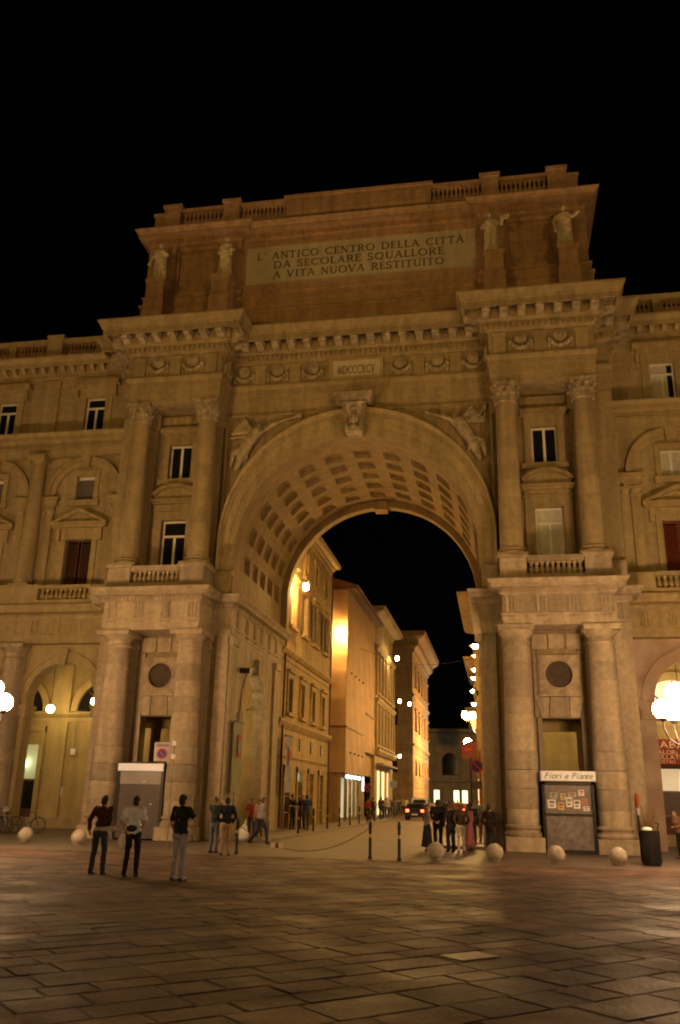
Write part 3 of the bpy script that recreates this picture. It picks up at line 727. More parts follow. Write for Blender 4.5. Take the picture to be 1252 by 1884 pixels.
def letter_line(s, width, h, x, y, z, parent):
    L, tw = roman(s, h); k = width/tw
    for mb in L:
        mb.v = [(a*k+x, b+y, c+z) for a, b, c in mb.v]
        mb.build('letter', M_LETT, parent)
letter_line('MDCCCXCV', 1.78, .42, 0, .925, 20.66, dt)

# ---- attic
AT = [(-10.9,9),(-10.9,.75),(-5.95,.75),(-5.95,1.0),(5.95,1.0),(5.95,.75),(10.9,.75),(10.9,9)]
MB().moulding([(-2,22.9),(.30,22.9),(.30,24.35),(.26,24.42),(.12,24.46),(.12,24.85),(.20,24.9),(.20,25.05),(.05,25.12),(.05,25.4),(.12,25.45),(.12,25.55),(-2,25.55)], AT).build('attic_plinth', S_ATT, A)
mb = MB(); mb.box(-10.9,10.9,1.12,3,25.5,28.5); mb.box(-10.9,10.9,3,9,22.9,29)
for s in SGN:
    X = lambda a, b: (min(s*a, s*b), max(s*a, s*b))
    for a, b in ((5.95,7.1),(9.45,10.9)): mb.box(*X(a,b), .75, 1.2, 25.5, 28.5)
    for a, b, c, d in ((7.1,7.25,25.9,28.4),(9.3,9.45,25.9,28.4),(7.1,9.45,28.3,28.5),(7.1,9.45,25.5,25.9)): mb.box(*X(a,b), .95, 1.2, c, d)
mb.build('attic_wall', S_ATT, A)
fr = MB(); wz = [(-5.95,5.95,25.5,25.95),(-5.95,5.95,28.15,28.5),(-5.95,-5.72,25.95,28.15),(5.72,5.95,25.95,28.15)]
for a, b, c, d in wz: fr.box(a, b, .93, 1.2, c, d)
insc = fr.build('inscription_frame', S_ATT, A)
MB().box(-5.72,5.72,1.0,1.2,25.95,28.15).build('slab', M_PLAQ, insc)
letter_line("L' ANTICO CENTRO DELLA CITT`A", 10.35, .40, 0, .99, 27.42, insc)
letter_line('DA SECOLARE SQUALLORE', 8.5, .40, -.05, .99, 26.86, insc)
letter_line('A VITA NUOVA RESTITUITO', 8.5, .40, -.05, .99, 26.28, insc)
MB().moulding([(-1,28.5),(.03,28.5),(.06,28.6),(.12,28.62),(.12,28.86),(.18,28.9),(.48,28.92),(.48,29.08),(.52,29.1),(.64,29.28),(.64,29.34),(.30,29.5),(-1,29.52)], AT).build('attic_cornice', S_ATT, A)
dp = offs(AT, .12); dentils(list(zip(dp[1:], dp[2:-1])), 28.66, 28.83, .09, .25, .13, S_ATT, A, 'attic_dentils')
mb = MB(); mb.box(-3.65,3.65,.45,1.6,29.5,30.55); mb.box(-3.75,3.75,.36,1.7,30.55,30.7)
for a, b in ((-3.5,-1.3),(-1.1,1.1),(1.3,3.5)): mb.box(a, b, .41, .5, 29.68, 30.4)
mb.build('parapet_block', S_ATT, A)
for s in SGN:
    X = lambda a, b: (min(s*a, s*b), max(s*a, s*b))
    for a, b in ((6.1,6.92),(9.25,10.1)):
        MB().box(*X(a,b), .35, 1.2, 29.5, 30.6).box(*X(a-.08,b+.08), .27, 1.3, 30.6, 30.78).box(*X(a-.05,b+.05), .3, 1.25, 29.5, 29.68).build('parapet_pier', S_ATT, A)
    MB().box(*X(10.1,10.62), .42, 1.2, 29.5, 30.2).box(*X(10.1,10.7), .35, 1.25, 30.2, 30.34).build('parapet_end', S_ATT, A)
    for a, b, n in ((3.65,6.1,11),(6.92,9.25,10)):
        MB().box(*X(a,b), .5, 1.0, 29.5, 29.62).build('balustrade_base', S_ATT, A)
        MB().box(*X(a,b), .46, 1.04, 30.4, 30.58).build('balustrade_rail', S_ATT, A)
        balusters(BAL_ATT, *X(a+.05,b-.05), n, .75, 29.62, A)
    for x in (6.55, 9.85):
        MB().cbox(s*x-.5,s*x+.5,-.55,.5,22.92,24.6,.02).box(s*x-.46,s*x+.46,-.5,.5,24.6,24.7).box(s*x-.42,s*x+.42,-.46,.5,24.7,25.55).box(s*x-.47,s*x+.47,-.52,.5,25.55,25.66).box(s*x-.5,s*x+.5,-.55,.5,25.66,25.8).build('statue_pedestal', S_ATT, A)

# ---- four draped statues on the attic (things of their own)
def statue(x, pose, label):
    th = thing('statue', label, 'statue', (x,-.05,25.8), 'statues on the attic pedestals')
    mb = MB(); H = 2.36
    # robe with vertical folds
    n = 40; prof = [(.34,0),(.36,.1),(.33,.5),(.31,.9),(.30,1.25),(.27,1.45),(.29,1.7),(.28,1.88),(.16,1.98)]
    ph = pose['ph']; vs = []; fs = []
    for i, (r, z) in enumerate(prof):
        for k in range(n):
            a = 2*math.pi*k/n; f = .15*max(0, 1-z/1.7)+.03
            rr = r*(1 + f*math.sin(7*a+ph+z*1.2) + f*.6*math.sin(4*a-ph+z*.7))
            sx = 1.0 if z < 1.4 else 1.12
            vs.append((rr*math.cos(a)*sx + pose['lean']*z*.06, rr*math.sin(a)*.78, z))
    for i in range(len(prof)-1):
        for k in range(n): fs.append((i*n+k, i*n+(k+1) % n, (i+1)*n+(k+1) % n, (i+1)*n+k))
    fs += [tuple(range(n-1,-1,-1)), tuple((len(prof)-1)*n+k for k in range(n))]
    mb.add(vs, fs)
    lx = pose['lean']*.12
    mb.bone((lx,0,1.9),(lx*1.2,0,2.08),.09,.08); mb.ell((lx*1.2+.0,-.02,2.2),(.115,.135,.16)); mb.ell((lx*1.2,.05,2.24),(.135,.13,.14))
    mb.ell((lx*1.2,-.15,2.18),(.025,.03,.035),6,5)
    for sh, el, ha in pose['arms']:
        mb.bone(sh, el, .105, .085); mb.bone(el, ha, .08, .055); mb.ell(ha, (.06,.06,.07))
    for a, b, r0, r1 in pose.get('props', []): mb.bone(a, b, r0, r1)
    for k in range(4): mb.bone((-.2+lx,-.2,1.75-.1*k),(.25+lx,-.22,1.35-.16*k),.04,.035)   # drapery swags
    me = wrinkle(remeshed(mb, 'figure', S_STAT, .022, 1), .012, 7, x)
    inst('figure', me, th, None, None, True)
    MB().cbox(-.4,.4,-.34,.34,0,.06,.02).build('base', S_STAT, th, M=T(0,0,-.001), local=True)
statue(9.75, dict(ph=.3, lean=.6, arms=[((.28,0,1.78),(.48,-.12,1.66),(.72,-.2,1.86)),((-.28,0,1.78),(-.42,-.1,1.45),(-.38,-.2,1.2))], props=[((-.38,-.2,1.2),(-.36,-.22,.9),.06,.09)]),
       'rightmost attic statue stretching one arm out to the right')
statue(6.5, dict(ph=1.4, lean=-.4, arms=[((.28,0,1.78),(.46,-.15,1.58),(.55,-.3,1.8)),((-.28,0,1.78),(-.45,-.05,1.52),(-.3,-.25,1.4))], props=[((.45,-.3,1.72),(.78,-.3,1.82),.05,.05),((.45,-.3,1.86),(.78,-.3,1.96),.05,.05),((.47,-.3,1.72),(.45,-.3,1.86),.05,.05),((.78,-.3,1.82),(.8,-.3,1.96),.05,.05)]),
       'attic statue holding up a tablet, just right of the inscription')
statue(-6.5, dict(ph=2.6, lean=.3, arms=[((.28,0,1.78),(.45,-.1,1.55),(.32,-.28,1.42)),((-.28,0,1.78),(-.36,-.1,1.42),(-.2,-.26,1.3))], props=[((.36,-.28,1.5),(.4,-.25,1.15),.07,.05)]),
       'attic statue with folded arms just left of the inscription')
statue(-9.85, dict(ph=4.0, lean=-.3, arms=[((.28,0,1.78),(.38,-.2,1.52),(.16,-.3,1.7)),((-.28,0,1.78),(-.5,-.05,1.42),(-.56,-.1,1.1))], props=[((.22,-.2,1.75),(.36,-.15,1.5),.06,.08),((-.62,-.1,1.14),(-.5,-.1,1.06),.05,.05)]),
       'leftmost attic statue with one hand raised to its chest')

# ================================================================== ARCADED WINGS
YW = 3.0
def louvre(parent, x0, x1, z0, z1, y, m, name='shutter'):
    mb = MB(); t = .06
    mb.box(x0, x0+t, y, y+.05, z0, z1); mb.box(x1-t, x1, y, y+.05, z0, z1); mb.box(x0+t, x1-t, y, y+.05, z0, z0+.1); mb.box(x0+t, x1-t, y, y+.05, z1-.1, z1)
    n = int((z1-z0-.2)/.09)
    for i in range(n):
        z = z0+.1+i*.09; mb.add([(x0+t,y+.045,z+.08),(x1-t,y+.045,z+.08),(x1-t,y+.005,z),(x0+t,y+.005,z)], [(0,1,2,3)])
    return mb.build(name, m, parent)
WUC = MB()
WUC.lathe([(.33,17.42),(.36,17.45),(.33,17.5),(.38,17.6),(.42,17.66)], 24); WUC.box(-.44,.44,-.44,.44,17.66,17.78); WUC.box(-.48,.48,-.48,.48,17.78,17.9)
for sx in (-1, 1):
    for sy in (-1, 1): WUC.lathe([(.11,-.05),(.11,.05)], 12, T(sx*.36, sy*.36, 17.58) @ RX(math.pi/2))
WUCAP = WUC.mesh('capital', S_WING, 'auto')
WUSH = MB().lathe([(.42,11.52),(.42,13.2),(.34,17.42)], 28).mesh('shaft', S_WING, 'auto')
WUBS = MB().lathe([(.5,11.22),(.52,11.28),(.5,11.34),(.44,11.37),(.47,11.42),(.47,11.46),(.42,11.52)], 28).box(-.55,.55,-.55,.55,11.1,11.22).mesh('upper_column', S_WING, 'auto')
SML = MB().box(-.2,.2,-.14,.1,11.4,14.75).box(-.24,.24,-.18,.1,11.2,11.4).box(-.23,.23,-.17,.1,14.75,14.85).lathe([(.19,14.85),(.26,15.05)],16).box(-.27,.27,-.22,.1,15.05,15.18).mesh('small_pilaster', S_WING)
mo = MB(); mo.prism([(0.02,22.72),(0.02,23.2),(-.34,23.2),(-.38,22.95),(-.3,22.86),(-.15,22.74)], -.11, .11, 'x')
WMOD = mo.mesh('modillion', S_WING)
tgw = MB()
for k in (-1, 0, 1): tgw.cbox(k*.13-.05, k*.13+.05, -.06, .02, 8.86, 9.45, .03)
tgw.box(-.21,.21,-.08,.02,9.45,9.52).box(-.2,.2,-.025,.02,8.83,9.45)
WTRI = tgw.mesh('triglyph', S_WING)
def wing(s, bays, label, pink):
    xe = bays[-1]+2.6
    W = thing('arcaded_building', label, 'building', (s*14, YW, 0), 'arcaded buildings flanking the arch')
    X = lambda a, b: (min(s*a, s*b), max(s*a, s*b))
    SG = S_PINK if pink else S_WING
    # ground floor arcade
    for i, b in enumerate(bays):
        u0 = 11.4 if i == 0 else b-2.5; u1 = b+2.5 if i < len(bays)-1 else xe
        mb = MB(); arch_wall(mb, u0, u1, 0, 8.36, b, 1.7, 5.8, lambda u, z, d: (s*u, YW+d, z), .7, 28)
        mb.build('arcade_wall', SG, W)
        mb = MB(); mb.ring(s*b, 5.8, 1.7, 2.0, 0, 180, YW-.08, YW+.02, 32); mb.ring(s*b, 5.8, 2.0, 2.2, 0, 180, YW-.14, YW+.02, 32)
        av = mb.build('archivolt', SG, W)
        MB().prism([(s*b-.16,7.4),(s*b+.16,7.4),(s*b+.26,8.1),(s*b-.26,8.1)], YW-.32, YW+.02).build('keystone', S_WING, W)
        for d in (-1, 1):
            MB().box(*X(b+d*1.62,b+d*2.3), YW-.12, YW+.75, 5.05, 5.55).box(*X(b+d*1.58,b+d*2.34), YW-.18, YW+.8, 5.42, 5.56).build('impost', SG, W)
    for b in bays:
        x = s*(b+2.5)
        if b == bays[-1] and s > 0: continue
        lower_column(W, x, YW-.1); MB().box(x-.55, x+.55, YW-.15, YW+.72, 0, 8.35).build('pilaster', S_WING, W)
    p = [(-xe,2.5),(-11.5,2.5)] if s < 0 else [(11.5,2.5),(xe,2.5)]
    MB().moulding([(-.6,8.36),(0,8.36),(0,8.55),(.03,8.55),(.03,8.74),(.07,8.74),(.07,8.82),(-.6,8.82)], p).build('architrave', S_WING, W)
    MB().moulding([(-.6,8.82),(0,8.82),(0,9.5),(-.6,9.5)], p).build('frieze', S_WING, W)
    MB().moulding([(-.6,9.5),(.05,9.5),(.12,9.6),(.12,9.72),(.5,9.76),(.5,9.9),(.62,10.04),(.62,10.1),(-.6,10.14)], p).build('cornice', S_WING, W)
    dentils([((p[0][0],2.38),(p[1][0],2.38))], 9.6, 9.7, .05, .17, .095, S_WING, W)
    xs = 12.2
    while xs < xe: inst('triglyph', WTRI, W, T(s*xs,2.5,0)); xs += 1.12
    # first-floor balustrade
    for i, b in enumerate(bays):
        a0, a1 = (11.9, b+1.35) if i == 0 else (b-1.9, b+1.35)
        a0 = max(a0, b-1.35)
        if i == 0: MB().box(*X(11.4,a0), 2.1, 3.0, 10.12, 11.05).build('pedestal', S_WING, W)
        MB().box(*X(b+1.35,b+3.65 if b != bays[-1] else xe), 2.1, 3.0, 10.12, 10.98).box(*X(b+1.32,b+3.68 if b != bays[-1] else xe), 2.03, 3.0, 10.98, 11.1).build('pedestal', S_WING, W)
        MB().box(*X(a0,a1), 2.1, 2.5, 10.12, 10.36).build('balustrade_base', S_WING, W); MB().box(*X(a0,a1), 2.04, 2.5, 10.9, 11.06).build('balustrade_rail', S_WING, W)
        balusters(BAL_WING, *X(a0+.05,a1-.05), 11, 2.3, 10.36, W)
    # upper wall
    hs = []
    for b in bays: hs += [(*X(b-.68,b+.68),11.14,13.58), (*X(b-.47,b+.47),15.66,16.92), (*X(b-.54,b+.54),19.42,21.3)]
    mb = MB(); wall_holes(mb, *X(11.4,xe), 8.36, 22.7, hs, YW, YW+.5); mb.build('upper_wall', S_WINGW, W)
    for i, b in enumerate(bays):
        xb = s*b
        # blind arch
        mb = MB(); mb.ring(xb, 15.87, 1.57, 1.85, 0, 180, YW-.16, YW+.02, 32); mb.ring(xb, 15.87, 1.85, 2.05, 0, 180, YW-.24, YW+.02, 32); mb.build('blind_archivolt', S_WING, W)
        MB().prism([(xb-.2,17.3),(xb+.2,17.3),(xb+.28,18.12),(xb-.28,18.12)], YW-.39, YW+.02).build('keystone', S_WING, W)
        for d in (-1, 1):
            MB().box(*X(b+d*1.35,b+d*2.4), YW-.26, YW+.02, 15.35, 15.62).box(*X(b+d*1.28,b+d*2.46), YW-.34, YW+.02, 15.62, 15.78).box(*X(b+d*1.5,b+d*2.2), YW-.2, YW+.02, 15.18, 15.35).build('impost', S_WING, W)
            inst('small_pilaster', SML, W, T(s*(b+d*1.72),YW-.05,0)); inst('small_pilaster', SML, W, T(s*(b+d*2.14),YW+.04,0))
        # french window with pediment
        mb = MB(); mb.box(*X(b-.95,b-.69), YW-.1, YW+.05, 11.14, 13.59); mb.box(*X(b+.69,b+.95), YW-.1, YW+.05, 11.14, 13.59); mb.box(xb-.95, xb+.95, YW-.1, YW+.05, 13.59, 13.86); mb.box(xb-1.05, xb+1.05, YW-.06, YW+.05, 13.86, 14.14)
        for d in (-1, 1): mb.box(*X(b+d*1.0,b+d*1.2), YW-.22, YW+.05, 13.5, 14.14)
        mb.build('door_surround', S_WING, W)
        mb = MB(); mb.box(xb-1.48, xb+1.48, YW-.42, YW+.02, 14.24, 14.40); mb.box(xb-1.4, xb+1.4, YW-.34, YW+.02, 14.14, 14.24)
        mb.prism([(xb-1.2,14.4),(xb+1.2,14.4),(xb,14.92)], YW-.12, YW+.02)
        for d in (-1, 1): mb.prism([(xb+d*1.48,14.40),(xb+d*1.2,14.40),(xb,14.92),(xb,15.12)], YW-.42, YW+.02)
        mb.build('pediment', S_WING, W)
        dz = .10 if (s < 0 and i == 0) else .01
        if s < 0: louvre(W, xb-.66, xb-dz*.6, 11.14, 13.56, YW+.12, M_SHUT); louvre(W, xb+dz*.6, xb+.66, 11.14, 13.56, YW+.12, M_SHUT)
        else: louvre(W, xb-.66, xb-.01, 11.14, 13.56, YW+.12, M_SHUT2); louvre(W, xb+.01, xb+.66, 11.14, 13.56, YW+.12, M_SHUT2)
        MB().box(xb-.66, xb+.66, YW+.3, YW+.32, 11.14, 13.56).build('window_pane', M_GLASS, W)
        # mezzanine window
        mb = MB(); mb.box(xb-.72, xb-.48, YW-.1, YW+.04, 15.6, 16.93); mb.box(xb+.48, xb+.72, YW-.1, YW+.04, 15.6, 16.93); mb.box(xb-.72, xb+.72, YW-.1, YW+.04, 16.93, 17.2); mb.box(xb-.82, xb+.82, YW-.2, YW+.04, 15.3, 15.6); mb.build('window_surround', S_WING, W)
        if s < 0:
            pn = MB().box(xb-.47,xb+.47,YW+.3,YW+.32,15.66,16.92).build('mezzanine_window', M_GLASS, W)
            mb = MB()
            for k in range(10): mb.box(xb-.46, xb+.46, YW+.14, YW+.17, 15.68+k*.105, 15.76+k*.105)
            mb.build('roller_blind', M_BLIND, pn)
            MB().box(xb-.46,xb+.46,YW+.1,YW+.16,16.74,16.9).build('frame', M_WHITE, pn)
        else: casement(W, xb, .94, 15.66, 16.92, YW+.15, None, True if i == 0 else None, dx=-.02)
        # top floor window with hood
        mb = MB(); mb.box(xb-.92, xb-.55, YW-.08, YW+.04, 19.2, 21.31); mb.box(xb+.55, xb+.92, YW-.08, YW+.04, 19.2, 21.31); mb.box(xb-.92, xb+.92, YW-.08, YW+.04, 21.31, 21.75); mb.box(xb-1.1, xb+1.1, YW-.2, YW+.04, 21.75, 21.95); mb.box(xb-1.28, xb+1.28, YW-.36, YW+.04, 21.95, 22.22)
        for d in (-1, 1): mb.box(*X(b+d*.98,b+d*1.14), YW-.22, YW+.04, 21.3, 21.75)
        mb.build('window_surround', S_WING, W)
        casement(W, xb, 1.08, 19.42, 21.3, YW+.15, 20.75, 'half' if s > 0 else None)
    for b in bays:
        x = s*(b+2.5)
        c = inst('upper_column', WUBS, W, T(x,YW-.35,0)); inst('shaft', WUSH, c, T(x,YW-.35,0)); inst('capital', WUCAP, c, T(x,YW-.35,0))
        MB().box(x-.4, x+.4, YW-.12, YW+.02, 19.1, 22.1).box(x-.46, x+.46, YW-.18, YW+.02, 22.1, 22.35).build('top_pilaster', S_WING, W)
    pw = [(a[0], YW) for a in p]
    MB().moulding([(-.3,17.9),(.42,17.9),(.42,18.2),(.46,18.22),(.46,18.42),(.40,18.44),(.40,18.66),(.5,18.72),(.62,18.76),(.62,18.96),(.72,19.1),(.72,19.16),(-.3,19.2)], pw).build('string_course', S_WING, W)
    dentils([((p[0][0],YW-.40),(p[1][0],YW-.40))], 18.5, 18.62, .06, .16, .09, S_WING, W, 'string_dentils')
    MB().moulding([(-.6,22.35),(.05,22.35),(.05,22.5),(.14,22.55),(.14,22.7),(.25,22.72),(.25,23.2),(.58,23.2),(.58,22.98),(.65,22.98),(.66,23.2),(.84,23.4),(.84,23.5),(-.6,23.56)], pw).build('roof_cornice', S_WING, W)
    dentils([((p[0][0],YW-.14),(p[1][0],YW-.14))], 22.56, 22.68, .06, .2, .11, S_WING, W, 'roof_dentils')
    x = 12.6
    while x < xe-.2: inst('modillion', WMOD, W, T(s*x,YW-.25,0)); x += .555
    # roof balustrade
    MB().box(*X(12.2,xe), 2.6, 3.2, 23.55, 23.75).build('balustrade_base', S_WING, W); MB().box(*X(12.2,xe), 2.56, 3.2, 24.5, 24.72).build('balustrade_rail', S_WING, W)
    for b in bays:
        for x0, x1 in ((b-1.9,b-.2),(b+.2,b+1.9)): balusters(BAL_ATT, *X(x0,x1), 8, 2.9, 23.73, W)
        MB().box(s*b-.2, s*b+.2, 2.58, 3.2, 23.75, 24.5).build('parapet_block', S_WING, W)
        MB().box(s*(b+2.5)-.42, s*(b+2.5)+.42, 2.5, 3.3, 23.55, 24.75).box(s*(b+2.5)-.48, s*(b+2.5)+.48, 2.44, 3.36, 24.75, 24.9).build('parapet_pier', S_WING, W)
    # arcade interior: back wall, ceiling, lunettes, lamps
    MB().box(*X(11.4,xe), 8.0, 8.2, 0, 8.2).build('arcade_back_wall', S_PORT, W)
    MB().box(*X(11.4,xe), 3.7, 8.0, 8.2, 8.3).build('arcade_ceiling', S_PORT, W)
    MB().box(*X(11.25,11.4), 3.2, 8.0, 5.5, 8.3).build('arcade_end_wall', S_PORT, W)
    MB().moulding([(-.1,5.2),(.04,5.2),(.04,5.42),(.1,5.46),(.22,5.6),(.22,5.7),(-.1,5.72)], [(p[0][0],8.0),(p[1][0],8.0)]).build('arcade_cornice', S_PORT, W)
    MB().box(*X(11.4,xe), 7.88, 8.02, 0, .5).build('arcade_skirting', S_WING, W)
    for b in bays:
        xb = s*b
        MB().box(s*(b+2.5)-.52, s*(b+2.5)+.52, 7.82, 8.02, 5.7, 8.2).box(s*(b+2.5)-.5, s*(b+2.5)+.5, 7.86, 8.02, .5, 5.2).build('arcade_pilaster', S_PORT, W)
        mb = MB(); mb.ring(xb, 5.75, 1.55, 1.9, 0, 180, 7.8, 8.02, 28)
        ln = mb.build('lunette', S_PORT, W)
        MB().prism([(xb+1.55*math.cos(math.pi*k/20), 5.74+1.55*math.sin(math.pi*k/20)) for k in range(21)], 7.97, 7.99).build('lunette_glass', M_GLASS if s < 0 else M_LUN, ln)
        mb = MB(); mb.box(xb-.04, xb+.04, 7.93, 7.97, 5.75, 7.25)
        for d in (-1, 1): mb.box(-.035, .035, 7.93, 7.97, 0, 1.5, T(xb,0,5.75) @ RY(d*R_(45)))
        mb.build('lunette_bars', M_SHUT, ln)
    return W
M_BLIND = mat('grey_roller_blind', (.17,.145,.13), .6, .1, 8)
M_SHUT2 = mat('red_brown_shutter', (.17,.045,.025), .55, .2, 6, .2)
M_LUN = glow('lit_lunette_glass', (1.0,.74,.36), .55)
WL = wing(-1, [14.05,19.05,24.05], 'left arcaded building with brown shuttered french windows beside the arch', False)
WR = wing(1, [14.05,19.05], 'right arcaded building with peeling pink plaster and red shutters', True)

# shop doors under the left arcade
M_GREENGLASS = glow('green_lit_shop_glass', (.30,.52,.22), .16)
mb = MB(); mb.box(-19.35,-19.1,7.86,8.02,0,4.95).box(-17.5,-17.25,7.86,8.02,0,4.95).box(-19.35,-17.25,7.84,8.02,4.7,4.98)
dr = mb.build('shop_door', S_PORT, WL)
MB().box(-19.1,-17.5,7.90,7.95,4.05,4.7).build('transom_panel', S_PORT, dr)
MB().box(-19.1,-17.5,7.93,7.96,2.3,4.05).build('glazing', M_GREENGLASS, dr)
MB().box(-19.1,-17.5,7.91,7.97,0,.9).box(-19.1,-17.5,7.90,7.97,2.22,2.34).box(-18.35,-18.27,7.9,7.97,.9,2.22).build('door_rail', M_SHUT, dr)
MB().box(-19.1,-17.5,7.94,7.96,.9,2.22).build('lower_glazing', M_GLASS, dr)
sh = thing('shop_lamp', 'pale green glowing shop lamp seen in the doorway under the left arcade', 'lamp', (-18.1,7.6,2.9))
MB().lathe([(.06,.0),(.2,.02),(.24,.12),(.17,.38),(.08,.46)], 16).build('shade', glow('green_white_lamp', (.8,1.0,.45), 3.0), sh, True, local=True)
MB().tube([(0,0,.46),(0,0,5.2)], .012, 6).build('cord', M_IRON, sh, local=True)
nb = thing('notice_board', 'white framed notice board by the shop door under the left arcade', 'notice board', (-18.9,7.85,1.2))
MB().box(-.18,.42,-.06,0,0,1.05).build('panel', M_PANEL, nb, local=True)
MB().box(-.24,-.18,-.08,0,-.05,1.1).box(.42,.48,-.08,0,-.05,1.1).build('frame', M_GREY, nb, local=True)
pp = thing('taped_paper', 'crumpled white paper taped to the yellow arcade wall', 'paper', (-16.15,7.97,1.6))
MB().add([(-.25,-.01,0),(.2,-.03,-.05),(.26,-.01,.32),(.05,-.04,.42),(-.2,-.01,.4)], [(0,1,2,3,4)]).build('sheet', M_PANEL, pp, local=True)
ub_ = thing('utility_box', 'small pale utility box high on the yellow arcade wall', 'box', (-15.58,7.95,3.55))
MB().cbox(-.14,.14,-.1,.03,0,.3,.02).build('cover', M_PANEL, ub_, local=True); MB().tube([(0,-.02,.3),(0,-.02,1.6)], .02, 6).build('conduit', S_PORT, ub_, local=True)

# arcade lamps
def arcade_lamp(x, y, z, label, top, gl=GL_PORT, r=.2):
    t = thing('arcade_lamp', label, 'lamp', (x,y,z), 'lamps hung under the arcades')
    MB().ell((0,0,0), r, 16, 10).build('globe', gl, t, True, local=True)
    MB().lathe([(.05,r*.9),(.09,r*.95),(.09,r*1.15),(.03,r*1.3)], 12).tube([(0,0,r*1.2),(0,0,top-z)], .018, 6).build('hanger', M_IRON, t, local=True)
arcade_lamp(-16.37, 6.5, 5.72, 'round lamp in front of the dark lunette under the left arcade', 8.2)
arcade_lamp(-14.0, 6.5, 6.1, 'round lamp half hidden by the outer left column of the arch', 8.2)
arcade_lamp(-21.5, 6.0, 6.0, 'round lamp in the far left bay of the left arcade', 8.2)
arcade_lamp(13.9, 6.0, 6.3, 'round lamp under the right arcade above the red tobacco sign', 8.2, glow('arcade_lamp_bright', (1.0,.72,.36), 110.0))
arcade_lamp(18.6, 6.0, 6.3, 'round lamp in the outer bay of the right arcade', 8.2)

# tobacconist sign and shopfront under the right arcade
M_RED = mat('red_sign', (.26,.025,.02), .45, .08)
M_CREAM = mat('cream_letter', (.75,.62,.42), .5, .05)
ts = thing('tobacco_sign', 'red tobacconist sign with cream letters under the right arcade', 'sign', (14.3,7.72,3.45))
MB().cbox(-1.62,1.62,-.12,.25,0,1.14,.03).build('board', M_RED, ts, local=True)
def put_text(s, size, m, parent, x, y, z, shear=0, align='LEFT', sx=1):
    ms = []; u = 0.0
    for ch in s:
        if ch == ' ': u += size*.34; continue
        me = text_mesh(ch, size, m, .01, shear, 'LEFT'); xs_ = [v.co.x for v in me.vertices]
        ms.append((me, u-min(xs_)+size*.03)); u += max(xs_)-min(xs_)+size*(.10 if not shear else -.02)
    o0 = -u/2 if align == 'CENTER' else 0
    for me, du in ms: inst('letter', me, parent, T(x+(o0+du)*sx,y,z) @ RX(math.pi/2) @ Matrix.Diagonal((sx,1,1,1)), None, True)
put_text('TABACCHI', .44, M_CREAM, ts, -1.5, -.135, .88, sx=1.25)
put_text('VALORI', .27, M_CREAM, ts, -1.45, -.135, .55, sx=1.1); put_text('BOLLATI', .27, M_CREAM, ts, -1.45, -.135, .34, sx=1.1); put_text('POSTALI', .2, M_CREAM, ts, -1.3, -.135, .14)
MB().lathe([(.2,-.01),(.2,.012)], 24, RX(math.pi/2)).build('emblem', M_CREAM, ts, M=T(.35,-.13,.42), local=True)
MB().lathe([(.13,-.01),(.13,.012)], 24, RX(math.pi/2)).build('emblem_disc', mat('ochre_disc', (.5,.27,.05), .5, .1), ts, M=T(.35,-.14,.42), local=True)
sf = MB(); sf.box(12.9,13.0,7.8,8.0,0,3.4).box(15.7,15.8,7.8,8.0,0,3.4).box(14.3,14.4,7.85,8.0,0,3.4).box(12.9,15.8,7.8,8.0,3.3,3.4)
shop = sf.build('shopfront', M_IRON, WR)
M_SHOPLIT = glow('lit_shop_window', (1.0,.76,.45), .35)
MB().box(13.0,14.3,7.93,7.96,2.35,3.3).box(14.4,15.7,7.93,7.96,.9,3.3).build('glazing', M_SHOPLIT, shop)
MB().box(13.0,14.3,7.9,7.96,1.3,2.3).build('display_panel', M_GREY, shop); MB().box(13.0,14.3,7.9,7.96,.0,1.25).box(14.4,15.7,7.9,7.96,.0,.85).build('stall_riser', M_SHUT, shop)

# ================================================================== STREET THROUGH THE ARCH
S_ST1 = mat('ochre_street_stone', (.36,.26,.12), .8, .16, 3, .5, 20, stain=.25, course=(1.0,.45))
S_ST2 = mat('brown_street_stone', (.33,.235,.13), .85, .2, .9, .5, 10, rnd=.1, stain=.15)
M_SHEET = mat('pink_scaffold_sheet', (.36,.24,.14), .75, .1, .8, .4, 3)
S_PALE = mat('pale_palazzo_stone', (.33,.26,.15), .8, .15, 3, .4, stain=.25)
S_GREY = mat('grey_far_stone', (.32,.265,.17), .85, .18, .8, .3, stain=.2)
M_ROOF = mat('roof_tiles', (.14,.07,.045), .85, .25, 3, .5, 12)
M_LIT = glow('lit_window', (1.0,.82,.40), 2.2)
M_LITG = glow('green_lit_window', (.55,.85,.55), 1.2)
M_LITW = glow('shop_light', (.95,1.0,.92), 3.0)
M_TEAL = glow('teal_shop_glow', (.45,.8,.6), .35)
M_SHOPGLOW = glow('warm_shop_glow', (1.0,.62,.22), 1.6)
MF = lambda x, s: (lambda u, z, d: (x+s*d, u, z))

def side_windows(B, x, out, ys, z0, z1, w, fm, pane=M_GLASS, hood=True, lit={}):
    """windows on a face of constant x; out = +1/-1 direction the face looks"""
    for i, y in enumerate(ys):
        o = MB(); o.box(min(x-out*.22, x-out*.20), max(x-out*.22, x-out*.20), y-w/2, y+w/2, z0, z1)
        win = o.build('window', lit.get(i, pane), B)
        f = MB(); a, b = sorted((x-out*.02, x+out*.09))
        f.box(a, b, y-w/2-.22, y-w/2, z0-.1, z1+.05); f.box(a, b, y+w/2, y+w/2+.22, z0-.1, z1+.05); f.box(a, b, y-w/2-.22, y+w/2+.22, z1+.05, z1+.32)
        a, b = sorted((x-out*.02, x+out*.24))
        f.box(a, b, y-w/2-.32, y+w/2+.32, z0-.28, z0-.1)
        if hood: f.box(a, b, y-w/2-.34, y+w/2+.34, z1+.32, z1+.48)
        f.build('surround', fm, win)
